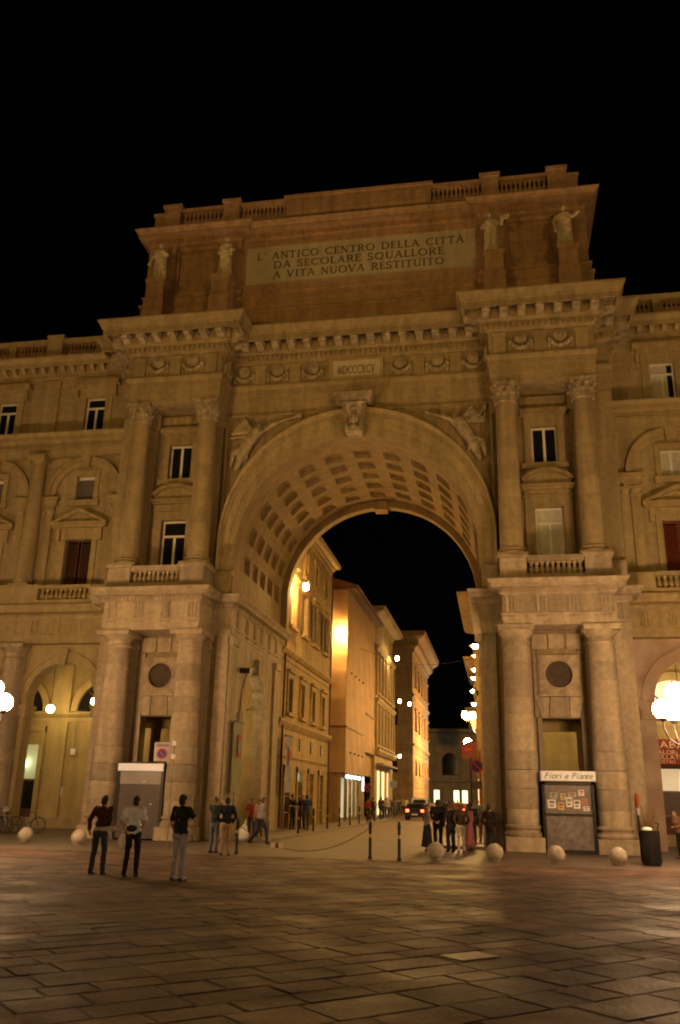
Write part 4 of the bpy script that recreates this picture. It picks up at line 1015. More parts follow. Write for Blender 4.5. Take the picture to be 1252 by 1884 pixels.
def wall_x(B, name, x, out, y0, y1, z0, z1, holes, m, th=.4):
    mb = MB(); wall_holes(mb, y0, y1, z0, z1, holes, 0, th)
    mb.v = [(x-out*y, xx, z) for xx, y, z in mb.v]
    return mb.build(name, m, B)
# ---- building A, first on the left
XA = -5.6
BA = thing('street_palazzo', 'ochre stone palazzo on the left, first beyond the arch', 'building', (XA,18,0))
ysA = [13.4,16.6,19.8,23.0]; hol = []
for y in ysA: hol += [(y-.5,y+.5,6.3,8.1),(y-.55,y+.55,11.2,13.6),(y-.45,y+.45,14.9,16.4),(y-.62,y+.62,.1,3.1)]
wall_x(BA, 'wall', XA, 1, 10.65, 25.4, 0, 18, hol, S_ST1)
MB().box(XA-8,XA-.41,25.0,25.4,0,18).build('end_wall', S_ST1, BA); MB().box(XA-8,XA-.41,10.7,10.9,10,18).build('end_wall', S_ST1, BA)
side_windows(BA, XA, 1, ysA, 6.3, 8.1, 1.0, S_ST1); side_windows(BA, XA, 1, ysA, 11.2, 13.6, 1.1, S_ST1); side_windows(BA, XA, 1, ysA, 14.9, 16.4, .9, S_ST1, hood=False)
pa = [(XA,10.65),(XA,25.4),(XA-6,25.4)]; pa = list(reversed(pa))
def mould_x(B, name, prof, x, y0, y1, out, m, ret=0):
    pth = [(x,y1),(x,y0)] if out < 0 else [(x,y0),(x,y1)]
    if ret: pth = ([(x-out*ret,y0)] + pth) if out > 0 else (pth + [(x-out*ret,y0)])
    return MB().moulding(prof, pth).build(name, m, B)
mould_x(BA, 'string_course', [(-.2,9.0),(.06,9.0),(.06,9.25),(.2,9.3),(.35,9.45),(.35,9.55),(-.2,9.6)], XA, 10.65, 25.4, 1, S_ST1)
mould_x(BA, 'string_course', [(-.2,5.3),(.05,5.3),(.12,5.4),(.26,5.6),(.26,5.75),(-.2,5.8)], XA, 10.65, 25.4, 1, S_ST1)
mould_x(BA, 'string_course', [(-.2,3.75),(.05,3.75),(.1,3.85),(-.2,3.9)], XA, 10.65, 25.4, 1, S_ST1)
MB().moulding([(-.3,17.2),(.06,17.2),(.1,17.5),(.2,17.55),(.25,17.7),(.48,17.75),(.58,17.95),(.58,18.05),(-.3,18.3)], [(XA,10.65),(XA,25.4),(XA-4,25.4)]).build('eaves_cornice', S_ST1, BA)
MB().prism([(XA+.4,18.1),(XA-6,20.5),(XA-6,18.1)], 10.7, 25.8).build('roof', M_ROOF, BA)
for i, y in enumerate(ysA):
    o = MB().box(XA-.22,XA-.2,y-.62,y+.62,.1,2.6).build('doorway', M_SHUT, BA)
    MB().box(XA-.24,XA-.16,y-.62,y+.62,2.6,3.1).build('fanlight', M_GLASS if i > 1 else M_LITG, o)
    MB().box(XA-.02,XA+.1,y-.85,y-.62,.1,3.3).box(XA-.02,XA+.1,y+.62,y+.85,.1,3.3).box(XA-.02,XA+.1,y-.85,y+.85,3.1,3.4).build('surround', S_ST1, o)
    MB().box(XA-.02,XA+.06,y-.3,y+.3,4.3,5.0).build('vent_window', M_SHUT, BA)
for k in range(3): MB().box(XA-.01,XA+.035,10.7,25.4,.9+k*.85,.94+k*.85).build('plinth_band', S_ST1, BA)
for y in ysA:                         # louvred shutters folded back beside the first-floor windows, downpipe
    for d in (-1, 1): MB().box(XA+.09,XA+.13,y+d*1.02-.24,y+d*1.02+.24,11.2,13.6).build('shutter', M_SHUT, BA)
MB().tube([(XA+.12,11.6,.2),(XA+.12,11.6,17.3)], .06, 8).build('downpipe', M_SHUT, BA); MB().tube([(XA+.12,25.1,.2),(XA+.12,25.1,17.3)], .06, 8).build('downpipe', M_SHUT, BA)
# ---- building B: wrapped in scaffold sheeting
XB, YB0, YB1 = -5.2, 30.2, 46.0
BB = thing('sheeted_building', 'building wrapped in plain pink scaffold sheeting on the left', 'building', (XB,38,0))
def sheet(name, p0, p1, z0, z1, nz, nu, amp, parent, seed):
    rr = random.Random(seed); mb = MB(); d = Vector((p1[0]-p0[0], p1[1]-p0[1])); L = d.length; d /= L; nrm = Vector((d.y,-d.x))
    for j in range(nz+1):
        for i in range(nu+1):
            z = z0+(z1-z0)*j/nz; u = L*i/nu
            o = amp*(math.sin(u*2.1+z*.9+seed)+.6*math.sin(z*3.3-u*1.3+seed*2)+rr.uniform(-.5,.5))
            if abs((z*100) % 210 - 105) < 14: o -= amp*1.4
            mb.v.append((p0[0]+d.x*u+nrm.x*o, p0[1]+d.y*u+nrm.y*o, z))
    for j in range(nz):
        for i in range(nu): a = j*(nu+1)+i; mb.f.append((a,a+1,a+nu+2,a+nu+1))
    mb.build(name, M_SHEET, parent, True)
MB().box(XB-9,XB-.3,YB0+.3,YB1,3.6,17.6).box(XB-9,XB-.3,YB0+.3,YB1,0,.1).build('core', S_ST2, BB)
sheet('front_sheet', (XB-9,YB0), (XB,YB0), 3.5, 17.3, 40, 30, .03, BB, 1); sheet('side_sheet', (XB,YB0), (XB,40.0), 3.5, 17.3, 40, 30, .03, BB, 2)
sheet('side_sheet', (XB,40.05), (XB,YB1), 5.5, 17.3, 40, 20, .03, BB, 3)
MB().box(XB-9.1,XB+.08,YB0-.1,YB0-.04,6.75,6.87).box(XB+.02,XB+.08,YB0-.1,40,6.75,6.87).build('sheet_batten', M_SHUT, BB)
MB().box(XB+.03,XB+.1,40.2,46,8.6,8.75).build('sheet_batten', M_SHUT, BB)
for y in (32.0,34.0,36.0,38.0):
    for z in (5.0,11.0): MB().lathe([(.09,0),(.06,.1)], 8, T(XB+.05,y,z) @ RY(math.pi/2)).build('tie_ring', M_SHUT, BB)
MB().prism([(XB+.9,17.5),(XB-9,20.6),(XB-9,17.5)], YB0-.5, YB1).build('roof', M_ROOF, BB)
MB().box(XB-9,XB+.7,YB0-.4,YB1,17.3,17.5).build('eaves', M_SHUT, BB)
MB().box(XB-9,XB-.35,YB0+.35,YB0+.45,.1,3.5).build('shop_back', S_ST2, BB)
MB().box(XB-1.0,XB-.9,YB0+.4,YB1,.1,3.5).build('shop_wall', S_PALE, BB)
for k, y in enumerate((31.2,33.2,35.2,37.2,39.2)):
    MB().lathe([(.16,.1),(.13,.4),(.13,3.0),(.2,3.45)], 12, T(XB-.1,y,0)).build('shop_column', S_PALE, BB)
    MB().box(XB-.88,XB-.85,y+.3,y+1.7,.3,3.2).build('shop_window', M_SHOPGLOW if k == 0 else M_TEAL, BB)
for k in range(4): MB().lathe([(.09,0),(.16,.08),(.1,.26)], 12, T(XB+.05,31.0+1.9*k,3.12)).build('spot_lamp', M_LITW, BB, True)
MB().box(XB+.02,XB+.12,38.6,38.9,2.3,3.4).build('neon_tube', M_LITW, BB)
# ---- building C
XC = -5.2
BC = thing('pale_palazzo', 'pale palazzo with tall pilasters and deep eaves beyond the sheeting', 'building', (XC,54,0))
ysC = [47.5,49.9,52.3,54.7,57.1,59.0]; hol = []
for y in ysC: hol += [(y-.5,y+.5,6.6,9.8),(y-.5,y+.5,11.4,14.6)]
wall_x(BC, 'wall', XC, 1, 46.1, 60.2, 0, 19.2, hol, S_PALE)
MB().box(XC-6,XC-.41,59.8,60.2,0,19).build('end_wall', S_PALE, BC); MB().box(XC-6,XC-.41,46.1,46.4,17,19).build('end_wall', S_PALE, BC)
side_windows(BC, XC, 1, ysC, 6.6, 9.8, 1.0, S_PALE, hood=False); side_windows(BC, XC, 1, ysC, 11.4, 14.6, 1.0, S_PALE, hood=False)
for y in [46.4]+[v+1.2 for v in ysC]:
    MB().box(XC-.02,XC+.22,y-.2,y+.2,6.2,10.2).build('pilaster', S_PALE, BC); MB().box(XC-.02,XC+.22,y-.2,y+.2,11.0,15.2).build('pilaster', S_PALE, BC)
for z in (5.6,10.2,15.2): mould_x(BC, 'string_course', [(-.2,z),(.2,z),(.42,z+.3),(.42,z+.5),(-.2,z+.55)], XC, 46.1, 60.2, 1, S_PALE)
MB().moulding([(-.3,18.2),(.1,18.2),(.2,18.6),(.9,18.8),(1.1,19.2),(-.3,19.4)], [(XC-4,46.1),(XC,46.1),(XC,60.2),(XC-4,60.2)]).build('eaves_cornice', S_PALE, BC)
for k, y in enumerate((48.5,52.0,55.5)):
    MB().box(XC+.01,XC+.05,y-.7,y+.7,.3,4.2).build('shop_window', (glow('pale_green_shop', (.8,.95,.4), .8), M_SHOPGLOW, M_TEAL)[k], BC)
MB().box(XC-.02,XC+.7,47,59,4.7,4.85).build('balcony', S_PALE, BC)
# ---- building D: rusticated palace on the small square
XD, YD0, YD1 = -4.85, 80.0, 106.0
BD = thing('rusticated_palace', 'tall brown rusticated palace with heavy cornice on the left of the street', 'building', (XD,92,0))
mb = MB(); z = 0
while z < 20.6:
    h = .62
    e = 0.0 if z < 12 else .02
    mb.box(XD-15, XD-e, YD0+e, YD1, z+.05, z+h)
    z += h
mb.box(XD-15, XD-.08, YD0+.08, YD1-.1, 0, 20.7)
mb.build('rusticated_wall', S_ST2, BD, kind='stuff')
for z in (8.3,14.6): MB().moulding([(-.1,z),(.12,z),(.25,z+.2),(.25,z+.35),(-.1,z+.4)], [(XD-15,YD0),(XD,YD0),(XD,YD1)]).build('string_course', S_ST2, BD)
MB().moulding([(-.2,20.4),(.2,20.4),(.3,20.9),(.8,21.2),(.9,21.9),(1.7,22.4),(1.9,23.0),(-.2,23.4)], [(XD-15,YD0),(XD,YD0),(XD,YD1)]).build('great_cornice', S_ST2, BD)
def front_win(B, x, z0, z1, w, y, m, fm, ar=False):
    o = MB().box(x-w/2,x+w/2,y-.06,y-.03,z0,z1).build('window', m, B)
    MB().box(x-w/2-.18,x-w/2,y-.12,y,z0,z1).box(x+w/2,x+w/2+.18,y-.12,y,z0,z1).box(x-w/2-.18,x+w/2+.18,y-.12,y,z1,z1+.2).box(x-w/2-.3,x+w/2+.3,y-.25,y,z0-.2,z0).build('surround', fm, o)
front_win(BD, -7.3, 10.9, 13.0, 1.0, YD0, M_GLASS, S_ST2); front_win(BD, -7.3, 5.0, 6.4, .9, YD0, M_GLASS, S_ST2)
front_win(BD, -10.5, 10.9, 13.0, 1.0, YD0, M_GLASS, S_ST2); front_win(BD, -10.5, 5.0, 6.4, .9, YD0, M_GLASS, S_ST2)
front_win(BD, -7.9, 16.0, 18.0, 1.0, YD0, M_GLASS, S_ST2)
side_windows(BD, XD+.05, 1, [84,89,94,99,103.5], 10.6, 12.8, 1.1, S_ST2); side_windows(BD, XD+.05, 1, [84,89,94,99,103.5], 5.0, 6.3, .9, S_ST2, hood=False); side_windows(BD, XD+.05, 1, [84,89,94,99,103.5], 16.3, 18.5, 1.1, S_ST2)
# ---- building E closing the view
BE = thing('far_palazzo', 'grey palazzo with arched window and balcony closing the far end of the street', 'building', (-2,150,0))
mb = MB(); mb.box(-16,12,150,156,0,15.2); mb.build('wall', S_GREY, BE)
MB().moulding([(-.2,14.8),(.3,14.8),(1.2,15.2),(1.3,15.7),(-.2,16)], [(-16,150),(12,150)]).build('cornice', S_GREY, BE)
o = MB().prism([(-5.4,6.2),(-2.2,6.2),(-2.2,9.4)]+[(-3.8+1.6*math.cos(math.pi*k/16),9.4+1.6*math.sin(math.pi*k/16)) for k in range(17)][1:-1]+[(-5.4,9.4)], 149.93, 149.98).build('arched_window', M_GLASS, BE)
MB().ring(-3.8, 9.4, 1.6, 2.0, 0, 180, 149.8, 150.0, 24).box(-5.8,-5.4,149.8,150,6.2,9.4).box(-2.2,-1.8,149.8,150,6.2,9.4).build('surround', S_GREY, o)
MB().box(-7.2,0.2,148.9,150,5.2,5.6).box(-7.2,.2,148.9,149.1,5.6,6.5).build('balcony', S_GREY, BE)
for x in (-10,2.5,7): front_win(BE, x, 7, 10, 1.5, 150, M_GLASS, S_GREY)
for x in (-6.6,-2.6,-.9): 
    o = MB().box(x-.55,x+.55,149.9,149.95,.6,3.6).build('lit_doorway', M_LIT, BE); MB().box(x-.8,x-.55,149.7,150,0,3.8).box(x+.55,x+.8,149.7,150,0,3.8).box(x-.8,x+.8,149.7,150,3.6,4.1).build('surround', S_GREY, o)
# ---- right side of the street
def right_house(y0, y1, x, h, label, m, lit, zs):
    B = thing('street_house', label, 'building', (x,(y0+y1)/2,0), 'houses on the right of the street')
    ys = []; y = y0+1.6
    while y < y1-1: ys.append(y); y += 2.9
    hol = [(v-.5,v+.5,a,b) for v in ys for a, b in zs]
    wall_x(B, 'wall', x, -1, y0, y1, 0, h, hol, m)
    MB().box(x+.41,x+8,y0,y0+.4,0,h).build('end_wall', m, B)
    for a, b in zs: side_windows(B, x, -1, ys, a, b, 1.0, m)
    for z in (4.4, 9.4): MB().moulding([(-.2,z),(.1,z),(.25,z+.2),(.25,z+.35),(-.2,z+.4)], [(x,y1),(x,y0)]).build('string_course', m, B)
    MB().moulding([(-.2,h-.6),(.15,h-.6),(.3,h-.3),(1.1,h-.2),(1.3,h+.1),(-.2,h+.3)], [(x,y1),(x,y0),(x+5,y0)]).build('eaves', m, B)
    for k, v in enumerate(ys[:3]):
        MB().box(x-.05,x-.02,v-.8,v+.8,.4,3.3).build('shop_window', lit[k % len(lit)], B)
    return B
right_house(33.0, 48.0, 4.45, 17.2, 'tall ochre house, nearest on the right of the street', S_ST1, [M_SHOPGLOW, M_LIT, M_TEAL], [(5.6,8.2),(10.4,13.0)])
right_house(48.2, 66.0, 4.3, 14.5, 'lower ochre house with scaffold lights farther down on the right', S_ST1, [M_LIT, M_SHOPGLOW], [(5.6,8.2),(10.2,12.4)])
right_house(70.0, 104.0, 3.6, 12.0, 'farthest brown house on the right of the street', S_ST2, [M_LIT, M_LITG], [(5.6,8.2)])
# ---- wall lanterns and street lamps
def lantern(x, y, z, label, dx, gl, r=.17, group='sodium lamps along the street', arm=.9):
    t = thing('wall_lantern', label, 'lamp', (x,y,z), group)
    MB().lathe([(.05,-r*1.5),(r*.8,-r*1.2),(r,-.0),(r*.7,r*.9)], 14).build('glass', gl, t, True, local=True)
    MB().lathe([(r*1.1,r*.9),(r*.7,r*1.3),(.03,r*1.6)], 14).build('cap', M_IRON, t, True, local=True)
    MB().tube([(0,0,r*1.5),(-dx*arm*.4,0,r*2.4),(-dx*arm,0,r*2.0)], .025, 6).tube([(-dx*arm,0,r*2.4),(-dx*arm,0,-r)], .03, 6).build('bracket', M_IRON, t, local=True)
    return t
lantern(-4.75, 12.9, 13.4, 'glowing lantern on the ochre palazzo just inside the arch', 1, GL_SOD)
lantern(5.28, 15.2, 7.0, 'added lantern on the right wall just behind the arch, hidden by the pier', -1, glow('added_sodium_right', (1.0,.55,.16), 1500.0), arm=.2)  # unseen lantern added to light the road, palazzo and left reveal
lantern(-5.55, 29.45, 13.9, 'brilliant lamp lighting the front of the pink sheeting', 1, glow('sodium_strong', (1.0,.52,.13), SODIUM*1.1), .2, arm=-.4)
lantern(-4.0, 54.0, 15.6, 'lamp high on the pale palazzo under its eaves', 1, glow('sodium_eaves', (1.0,.6,.2), 380.0), arm=1.2)
lantern(-4.4, 60.0, 6.1, 'small lamp low on the corner of the pale palazzo', 1, glow('sodium_small', (1.0,.7,.3), 40.0), .14)
lantern(-3.9, 66.0, 12.2, 'lantern standing in for the right lit window of the rusticated palace', 1, glow('window_standin', (1.0,.95,.6), 40.0), .16)  # two lanterns in place of lit windows on the palace front
lantern(-4.6, 62.0, 12.1, 'lantern standing in for the left lit window of the rusticated palace', 1, glow('window_standin2', (1.0,.95,.6), 40.0), .16)
lantern(3.25, 90.0, 9.0, 'assumed far lamp on the brown house washing orange light over the rusticated palace', -1, glow('assumed_sodium_far', (1.0,.5,.12), 9000.0), .22, arm=.35)  # unseen lamp, assumed and added to light the palace side orange
W6 = glow('festoon_lamp', (1.0,.54,.15), 1250.0)
for i, (px, py, y) in enumerate(((4.93,11.75,26.0),(4.80,12.5,34.5),(4.55,12.7,40.0),(4.3,12.4,46.0),(4.05,12.1,52.0),(3.9,12.5,60.0))):
    z = (12.05,12.7,12.4,12.5,12.0,11.6)[i]
    t = thing('festoon_lamp', ('topmost','second','third','fourth','fifth','lowest')[i]+' white lamp in the row hung along the right of the street', 'lamp', (px-.3,y,z), 'white lamps in a row on the right')
    MB().lathe([(.06,-.2),(.17,-.14),(.19,0),(.12,.16),(.05,.22)], 12).build('bulb', W6, t, True, local=True)
    MB().tube([(0,0,.3),(.2,0,.4),(.9,0,.3)], .02, 6).build('bracket', M_IRON, t, local=True)
    MB().lathe([(.42,.02),(.30,.16),(.08,.3),(.03,.3),(.07,.28),(.28,.14),(.40,.01)], 16, cap=False).build('shade', M_IRON, t, True, local=True)  # dish added over the bulb to keep its light off the vault
t = thing('ornate_lantern', 'large amber lantern cluster on a post down the right of the street', 'lamp', (3.55,44.0,0))
AMB = glow('amber_glass', (1.0,.52,.12), 60.0)
MB().lathe([(.12,0),(.16,.3),(.07,.6),(.06,8.4),(.12,8.5)], 10).build('post', M_IRON, t, local=True)
for k in range(4):
    a = k*math.pi/2+.5; MB().lathe([(.05,-.3),(.2,-.2),(.26,.1),(.16,.34)], 12).build('globe', AMB, t, True, M=T(.45*math.cos(a),.45*math.sin(a),8.9-.1*(k % 2)), local=True)
MB().tube([(-.45,0,8.5),(.45,0,8.5)], .03, 6).tube([(0,-.45,8.5),(0,.45,8.5)], .03, 6).build('arms', M_IRON, t, local=True)
t = thing('pole_lamp', 'bluish white lamp on a tall pole at the far end of the street', 'lamp', (1.4,105.0,0))
MB().tube([(.5,0,0),(.5,0,10.4),(0,0,10.6)], .05, 8).build('pole', M_IRON, t, local=True)
MB().lathe([(.5,.12),(.3,.3),(.05,.4)],14).build('housing', M_GREY, t, M=T(0,0,10.5), local=True)
MB().ell((0,0,0),.62,14,9).build('globe', glow('blue_white_globe', (1.0,.97,.84), 210.0), t, True, M=T(0,0,10.35), local=True)
# overhead cable
cb = MB().tube([(-5.1,36+0*k,13.6) if k == 0 else (-5.1+9.5*k/8, 36+k*.6, 13.6-1.0*math.sin(math.pi*k/8)) for k in range(9)], .015, 5)
tag(cb.build('overhead_cable', M_IRON), 'thin cable slung across the street between the houses', 'cable')
# ---- banners in the archway
def banner(x, y0, y1, z0, z1, cols, label):
    t = thing('hanging_banner', label, 'banner', (x,(y0+y1)/2,z0), 'banners hung in the archway')
    n = 16; mb = MB()
    for j in range(n+1):
        for i in range(5): mb.v.append((.02*math.sin(j*.7+i), -(y1-y0)/2+(y1-y0)*i/4, (z1-z0)*j/n))
    for j in range(n):
        for i in range(4): a = j*5+i; mb.f.append((a,a+1,a+6,a+5))
    mb.build('cloth', cols[0], t, True, local=True)
    mb = MB(); H = z1-z0; mb.box(.06,.075,-.28,.28,H*.50,H*.82); mb.build('printed_figure', cols[1], t, local=True)
    MB().lathe([(.30,-.01),(.30,.01)], 20, T(.08,0,H*.66) @ RY(math.pi/2)).build('printed_disc', cols[2], t, local=True)
    MB().tube([(0,-(y1-y0)/2-.1,H+.03),(0,(y1-y0)/2+.1,H+.03)], .03, 6).box(-.3,0,-.03,.03,H,H+.06).build('rod', M_IRON, t, local=True)
    return t
C_GRN = mat('banner_greenish', (.26,.26,.16), .8, .1); C_RED = mat('banner_red', (.36,.06,.03), .8, .15, 5); C_GRY = mat('banner_grey', (.30,.24,.26), .8, .15, 3); C_BLU = mat('banner_blue_grey', (.20,.2,.27), .8, .2, 4)
banner(-5.1, 1.5, 2.9, 1.85, 4.75, (C_GRN, C_RED, C_BLU), 'greenish banner with a red print at the near corner of the archway')
banner(-5.05, 10.9, 12.2, 1.95, 4.8, (C_BLU, C_GRY, C_RED), 'blue-grey banner beside the first palazzo doorway')
sp = thing('passage_spotlight', 'small dark spotlight fixed high on the left wall of the archway', 'lamp', (-5.45,3.0,7.1))
MB().cbox(.02,.5,-.12,.12,-.1,.12,.02).tube([(0,0,.05),(.2,0,.05)], .03, 6).build('housing', M_IRON, sp, local=True)
sl_ = thing('side_light', 'pale lamp on an arm beside the arched opening in the archway', 'lamp', (-5.3,4.3,5.55))
MB().ell((.3,0,0),(.28,.12,.1),12,8).build('head', M_PANEL, sl_, True, local=True); MB().tube([(-.15,0,-.05),(.2,0,0)], .03, 6).build('arm', M_IRON, sl_, local=True)

# ================================================================== GROUND
def sheet_obj(name, x0, x1, y0, y1, z, m):
    o = MB().add([(x0,y0,z),(x1,y0,z),(x1,y1,z),(x0,y1,z)], [(0,1,2,3)]).build(name, m); o['kind'] = 'structure'; return o
sheet_obj('ground', -400, 400, -400, 600, -.09, M_JOINT)
PZ = sheet_obj('piazza', -60, 60, -90, -7.4, -.010, M_JOINT)
M_FPAV = mat('front_pavement_stone', (.14,.105,.08), .6, .2, 1.6, .5, 26, dark=(.11,.09,.07), spec=.4)
sheet_obj('front_pavement', -60, 60, -7.45, 9.0, -.004, M_FPAV)
sheet_obj('road', -3.25, 3.4, -7.2, 170, .002, M_ASPH)
sheet_obj('street_bed', -30, 30, 9.0, 170, -.006, M_ASPH)
for nm, x0, x1, y1 in (('left_sidewalk',-5.6,-3.25,79), ('right_sidewalk',3.4,5.45,70)):
    o = MB().box(x0 if x0 < 0 else x0+.16, x1-.16 if x0 < 0 else x1, .4, y1, -.05, .115).build(nm, M_FPAV); o['kind'] = 'structure'
    k = MB(); y = .4; i = 0
    KM = MB().cbox(-.08,.08,0,1.16,-.05,.125,.012).mesh('kerb_stone', M_KERB)
    while y < 40:
        inst('kerb_stone', KM, o, T((x1-.08 if x0 < 0 else x0+.08), y, 0)); y += 1.18
# diagonal flagstones
def on_screen(p):
    d = Vector(p)-CAM; z = d.dot(fw)
    if z < .5: return False
    return abs(d.dot(r2)/z*F_PX) < 640 and abs(d.dot(u2)/z*F_PX) < 955
slabs = []
rr = random.Random(5); c45 = math.sqrt(.5); v = -46.0
while v < 14:
    wv = rr.choice((.40,.46,.52,.58,.66)); u = -46+rr.uniform(0,1)
    while u < 14:
        lu = rr.uniform(.45,1.15); cu, cv = u+lu/2, v+wv/2
        x, y = (cu-cv)*c45, (cu+cv)*c45
        if -34 < y < -7.6 and abs(x-3) < 9+(y+34.6)*.62: slabs.append((x, y, lu, wv))
        u += lu
    v += wv
def slab_geo(mb, x, y, lu, wv, org=(0,0)):
    g, b = .006, .02; h = rr.uniform(-.003,.003); tx, ty = rr.uniform(-.003,.003), rr.uniform(-.003,.003)
    L, W_ = lu/2-g, wv/2-g; vs = []
    for (a, c, low) in ((-L,-W_,1),(L,-W_,1),(L,W_,1),(-L,W_,1),(-L+b,-W_+b,0),(L-b,-W_+b,0),(L-b,W_-b,0),(-L+b,W_-b,0)):
        a += rr.uniform(-.014,.014); c += rr.uniform(-.014,.014)
        vs.append((x-org[0]+(a-c)*c45, y-org[1]+(a+c)*c45, h+(tx*a+ty*c)*2-(.008 if low else 0)))
    mb.add(vs, [(4,5,6,7),(0,1,5,4),(1,2,6,5),(2,3,7,6),(3,0,4,7)])
vis = [q for q in slabs if on_screen((q[0],q[1],0))]
vis.sort(key=lambda q: (q[0]-CAM.x)**2+(q[1]-CAM.y)**2)
single = set(id(q) for q in vis[:300]); rest = MB()
for q in slabs:
    if id(q) in single:
        mb = MB(); slab_geo(mb, *q, (q[0],q[1])); mb.build('flagstone', M_PAVE, PZ, M=T(q[0],q[1],0))
    else: slab_geo(rest, *q)
rest.build('flagstones', M_PAVE, PZ, kind='stuff')
# iron gully cover and the pale repair slab in the paving
mc = MB().box(-.3,.3,-.2,.2,.003,.008,M=T(5.48,-23.2,0) @ RZ(.8))
o = mc.build('pale_slab', mat('pale_slab', (.22,.18,.14), .55, .12, 4, .3), PZ)

# ================================================================== LAMP POSTS
def lamp_post(x, y, label, ph=0.0, n=5, upo=.3):
    t = thing('lamp_post', label, 'lamp post', (x,y,0), 'ornate globe lamp posts of the piazza')
    MB().lathe([(.34,0),(.34,.12),(.26,.2),(.26,.5),(.2,.6),(.14,.75),(.11,.95),(.085,1.1),(.075,3.3),(.1,3.35),(.1,3.45),(.06,3.5),(.05,4.9),(.08,4.95)], 16).build('post', M_IRON, t, 'auto', local=True)
    for k in range(n):
        a = math.pi + ph + 2*math.pi*k/n; c, s_ = math.cos(a), math.sin(a)
        MB().tube([(0,0,3.5),(.3*c,.3*s_,3.35),(.6*c,.6*s_,3.55),(.72*c,.72*s_,3.85),(.72*c,.72*s_,4.1)], .028, 6).lathe([(.03,4.02),(.12,4.1),(.13,4.16)], 12, T(.72*c,.72*s_,0)).tube([(.3*c,.3*s_,3.35),(.42*c,.42*s_,3.2),(.5*c,.5*s_,3.35)], .018, 5).build('arm', M_IRON, t, local=True)
        MB().ell((.72*c,.72*s_,4.38), .275, 18, 12).build('globe', GL_WARM, t, True, local=True)
    for k in range(3):
        a = math.pi + ph + upo + 2*math.pi*k/3; c, s_ = math.cos(a), math.sin(a)
        MB().tube([(0,0,4.2),(.25*c,.25*s_,4.25),(.36*c,.36*s_,4.6)], .022, 6).build('arm', M_IRON, t, local=True)
        MB().ell((.36*c,.36*s_,4.86), .265, 18, 12).build('globe', GL_WARM, t, True, local=True)
lamp_post(11.36, -8.0, 'ornate globe lamp post at the right edge, before the pink building', .1)
lamp_post(-10.05, -9.5, 'ornate globe lamp post at the left edge of the piazza', math.pi+.05, upo=1.05)
lamp_post(-27.5, -9.5, 'added globe lamp post out of view, far along the piazza to the left')  # extra post out of view, added to brighten the facade
lamp_post(-9.0, -43.0, 'added globe lamp post behind the camera, left')  # added behind the camera as fill for the men and the facade
lamp_post(18.0, -43.0, 'added globe lamp post behind the camera, right')  # second fill post added behind the camera
lamp_post(29.0, -8.0, 'added globe lamp post out of view, far along the piazza to the right')  # another post added out of view for more light on the facade
# added floodlights on masts out of view, to light the upper facade
FM = mat('floodlight_steel', (.2,.2,.2), .4, .1, metal=.6)
for i, (x, y, tx) in enumerate(((-17,-52,-3),(24,-52,4))):
    t = thing('added_flood_mast', ('left','right')[i]+' added floodlight mast out of view across the square, aimed at the monument', 'floodlight', (x,y,0), 'added floodlight masts across the square')
    MB().lathe([(.16,0),(.16,.1),(.09,.2),(.06,6.9)], 12).build('mast', FM, t, local=True)
    d = Vector((tx-x, 1-y, 19.5-7.0)); q = d.to_track_quat('-Z', 'Y')
    MB().box(-.3,.3,-.22,.22,.02,.3).build('housing', FM, t, M=T(0,0,7.0) @ q.to_matrix().to_4x4(), local=True)
    ld = bpy.data.lights.new('added_flood_beam', 'SPOT'); ld.energy = ADDED_FLOOD; ld.color = (1.0,.54,.10); ld.spot_size = R_(60); ld.spot_blend = .8; ld.shadow_soft_size = .2
    lo = bpy.data.objects.new('added_flood_beam', ld); COL.objects.link(lo); lo.parent = t; lo.matrix_basis = T(0,0,7.0) @ q.to_matrix().to_4x4()

for i, (x, y, tx) in enumerate(((-15.5,-16,-1.5),(21.5,-16,2.5))):  # low floods added out of view, throwing light up the facade from the sides
    t = thing('added_low_flood', ('left','right')[i]+' added low floodlight out of view in the piazza beside the monument', 'floodlight', (x,y,0), 'added low floodlights beside the monument')
    MB().lathe([(.2,0),(.2,.06),(.05,.1),(.04,2.3)], 12).build('stand', FM, t, local=True)
    d = Vector((tx-x, 1-y, 17.0-2.5)); q = d.to_track_quat('-Z', 'Y')
    MB().box(-.3,.3,-.22,.22,.02,.3).build('housing', FM, t, M=T(0,0,2.5) @ q.to_matrix().to_4x4(), local=True)
    ld = bpy.data.lights.new('added_flood_beam', 'SPOT'); ld.energy = ADDED_FLOOD_NEAR; ld.color = (1.0,.55,.10); ld.spot_size = R_(80); ld.spot_blend = .9; ld.shadow_soft_size = .2
    lo = bpy.data.objects.new('added_flood_beam', ld); COL.objects.link(lo); lo.parent = t; lo.matrix_basis = T(0,0,2.5) @ q.to_matrix().to_4x4()

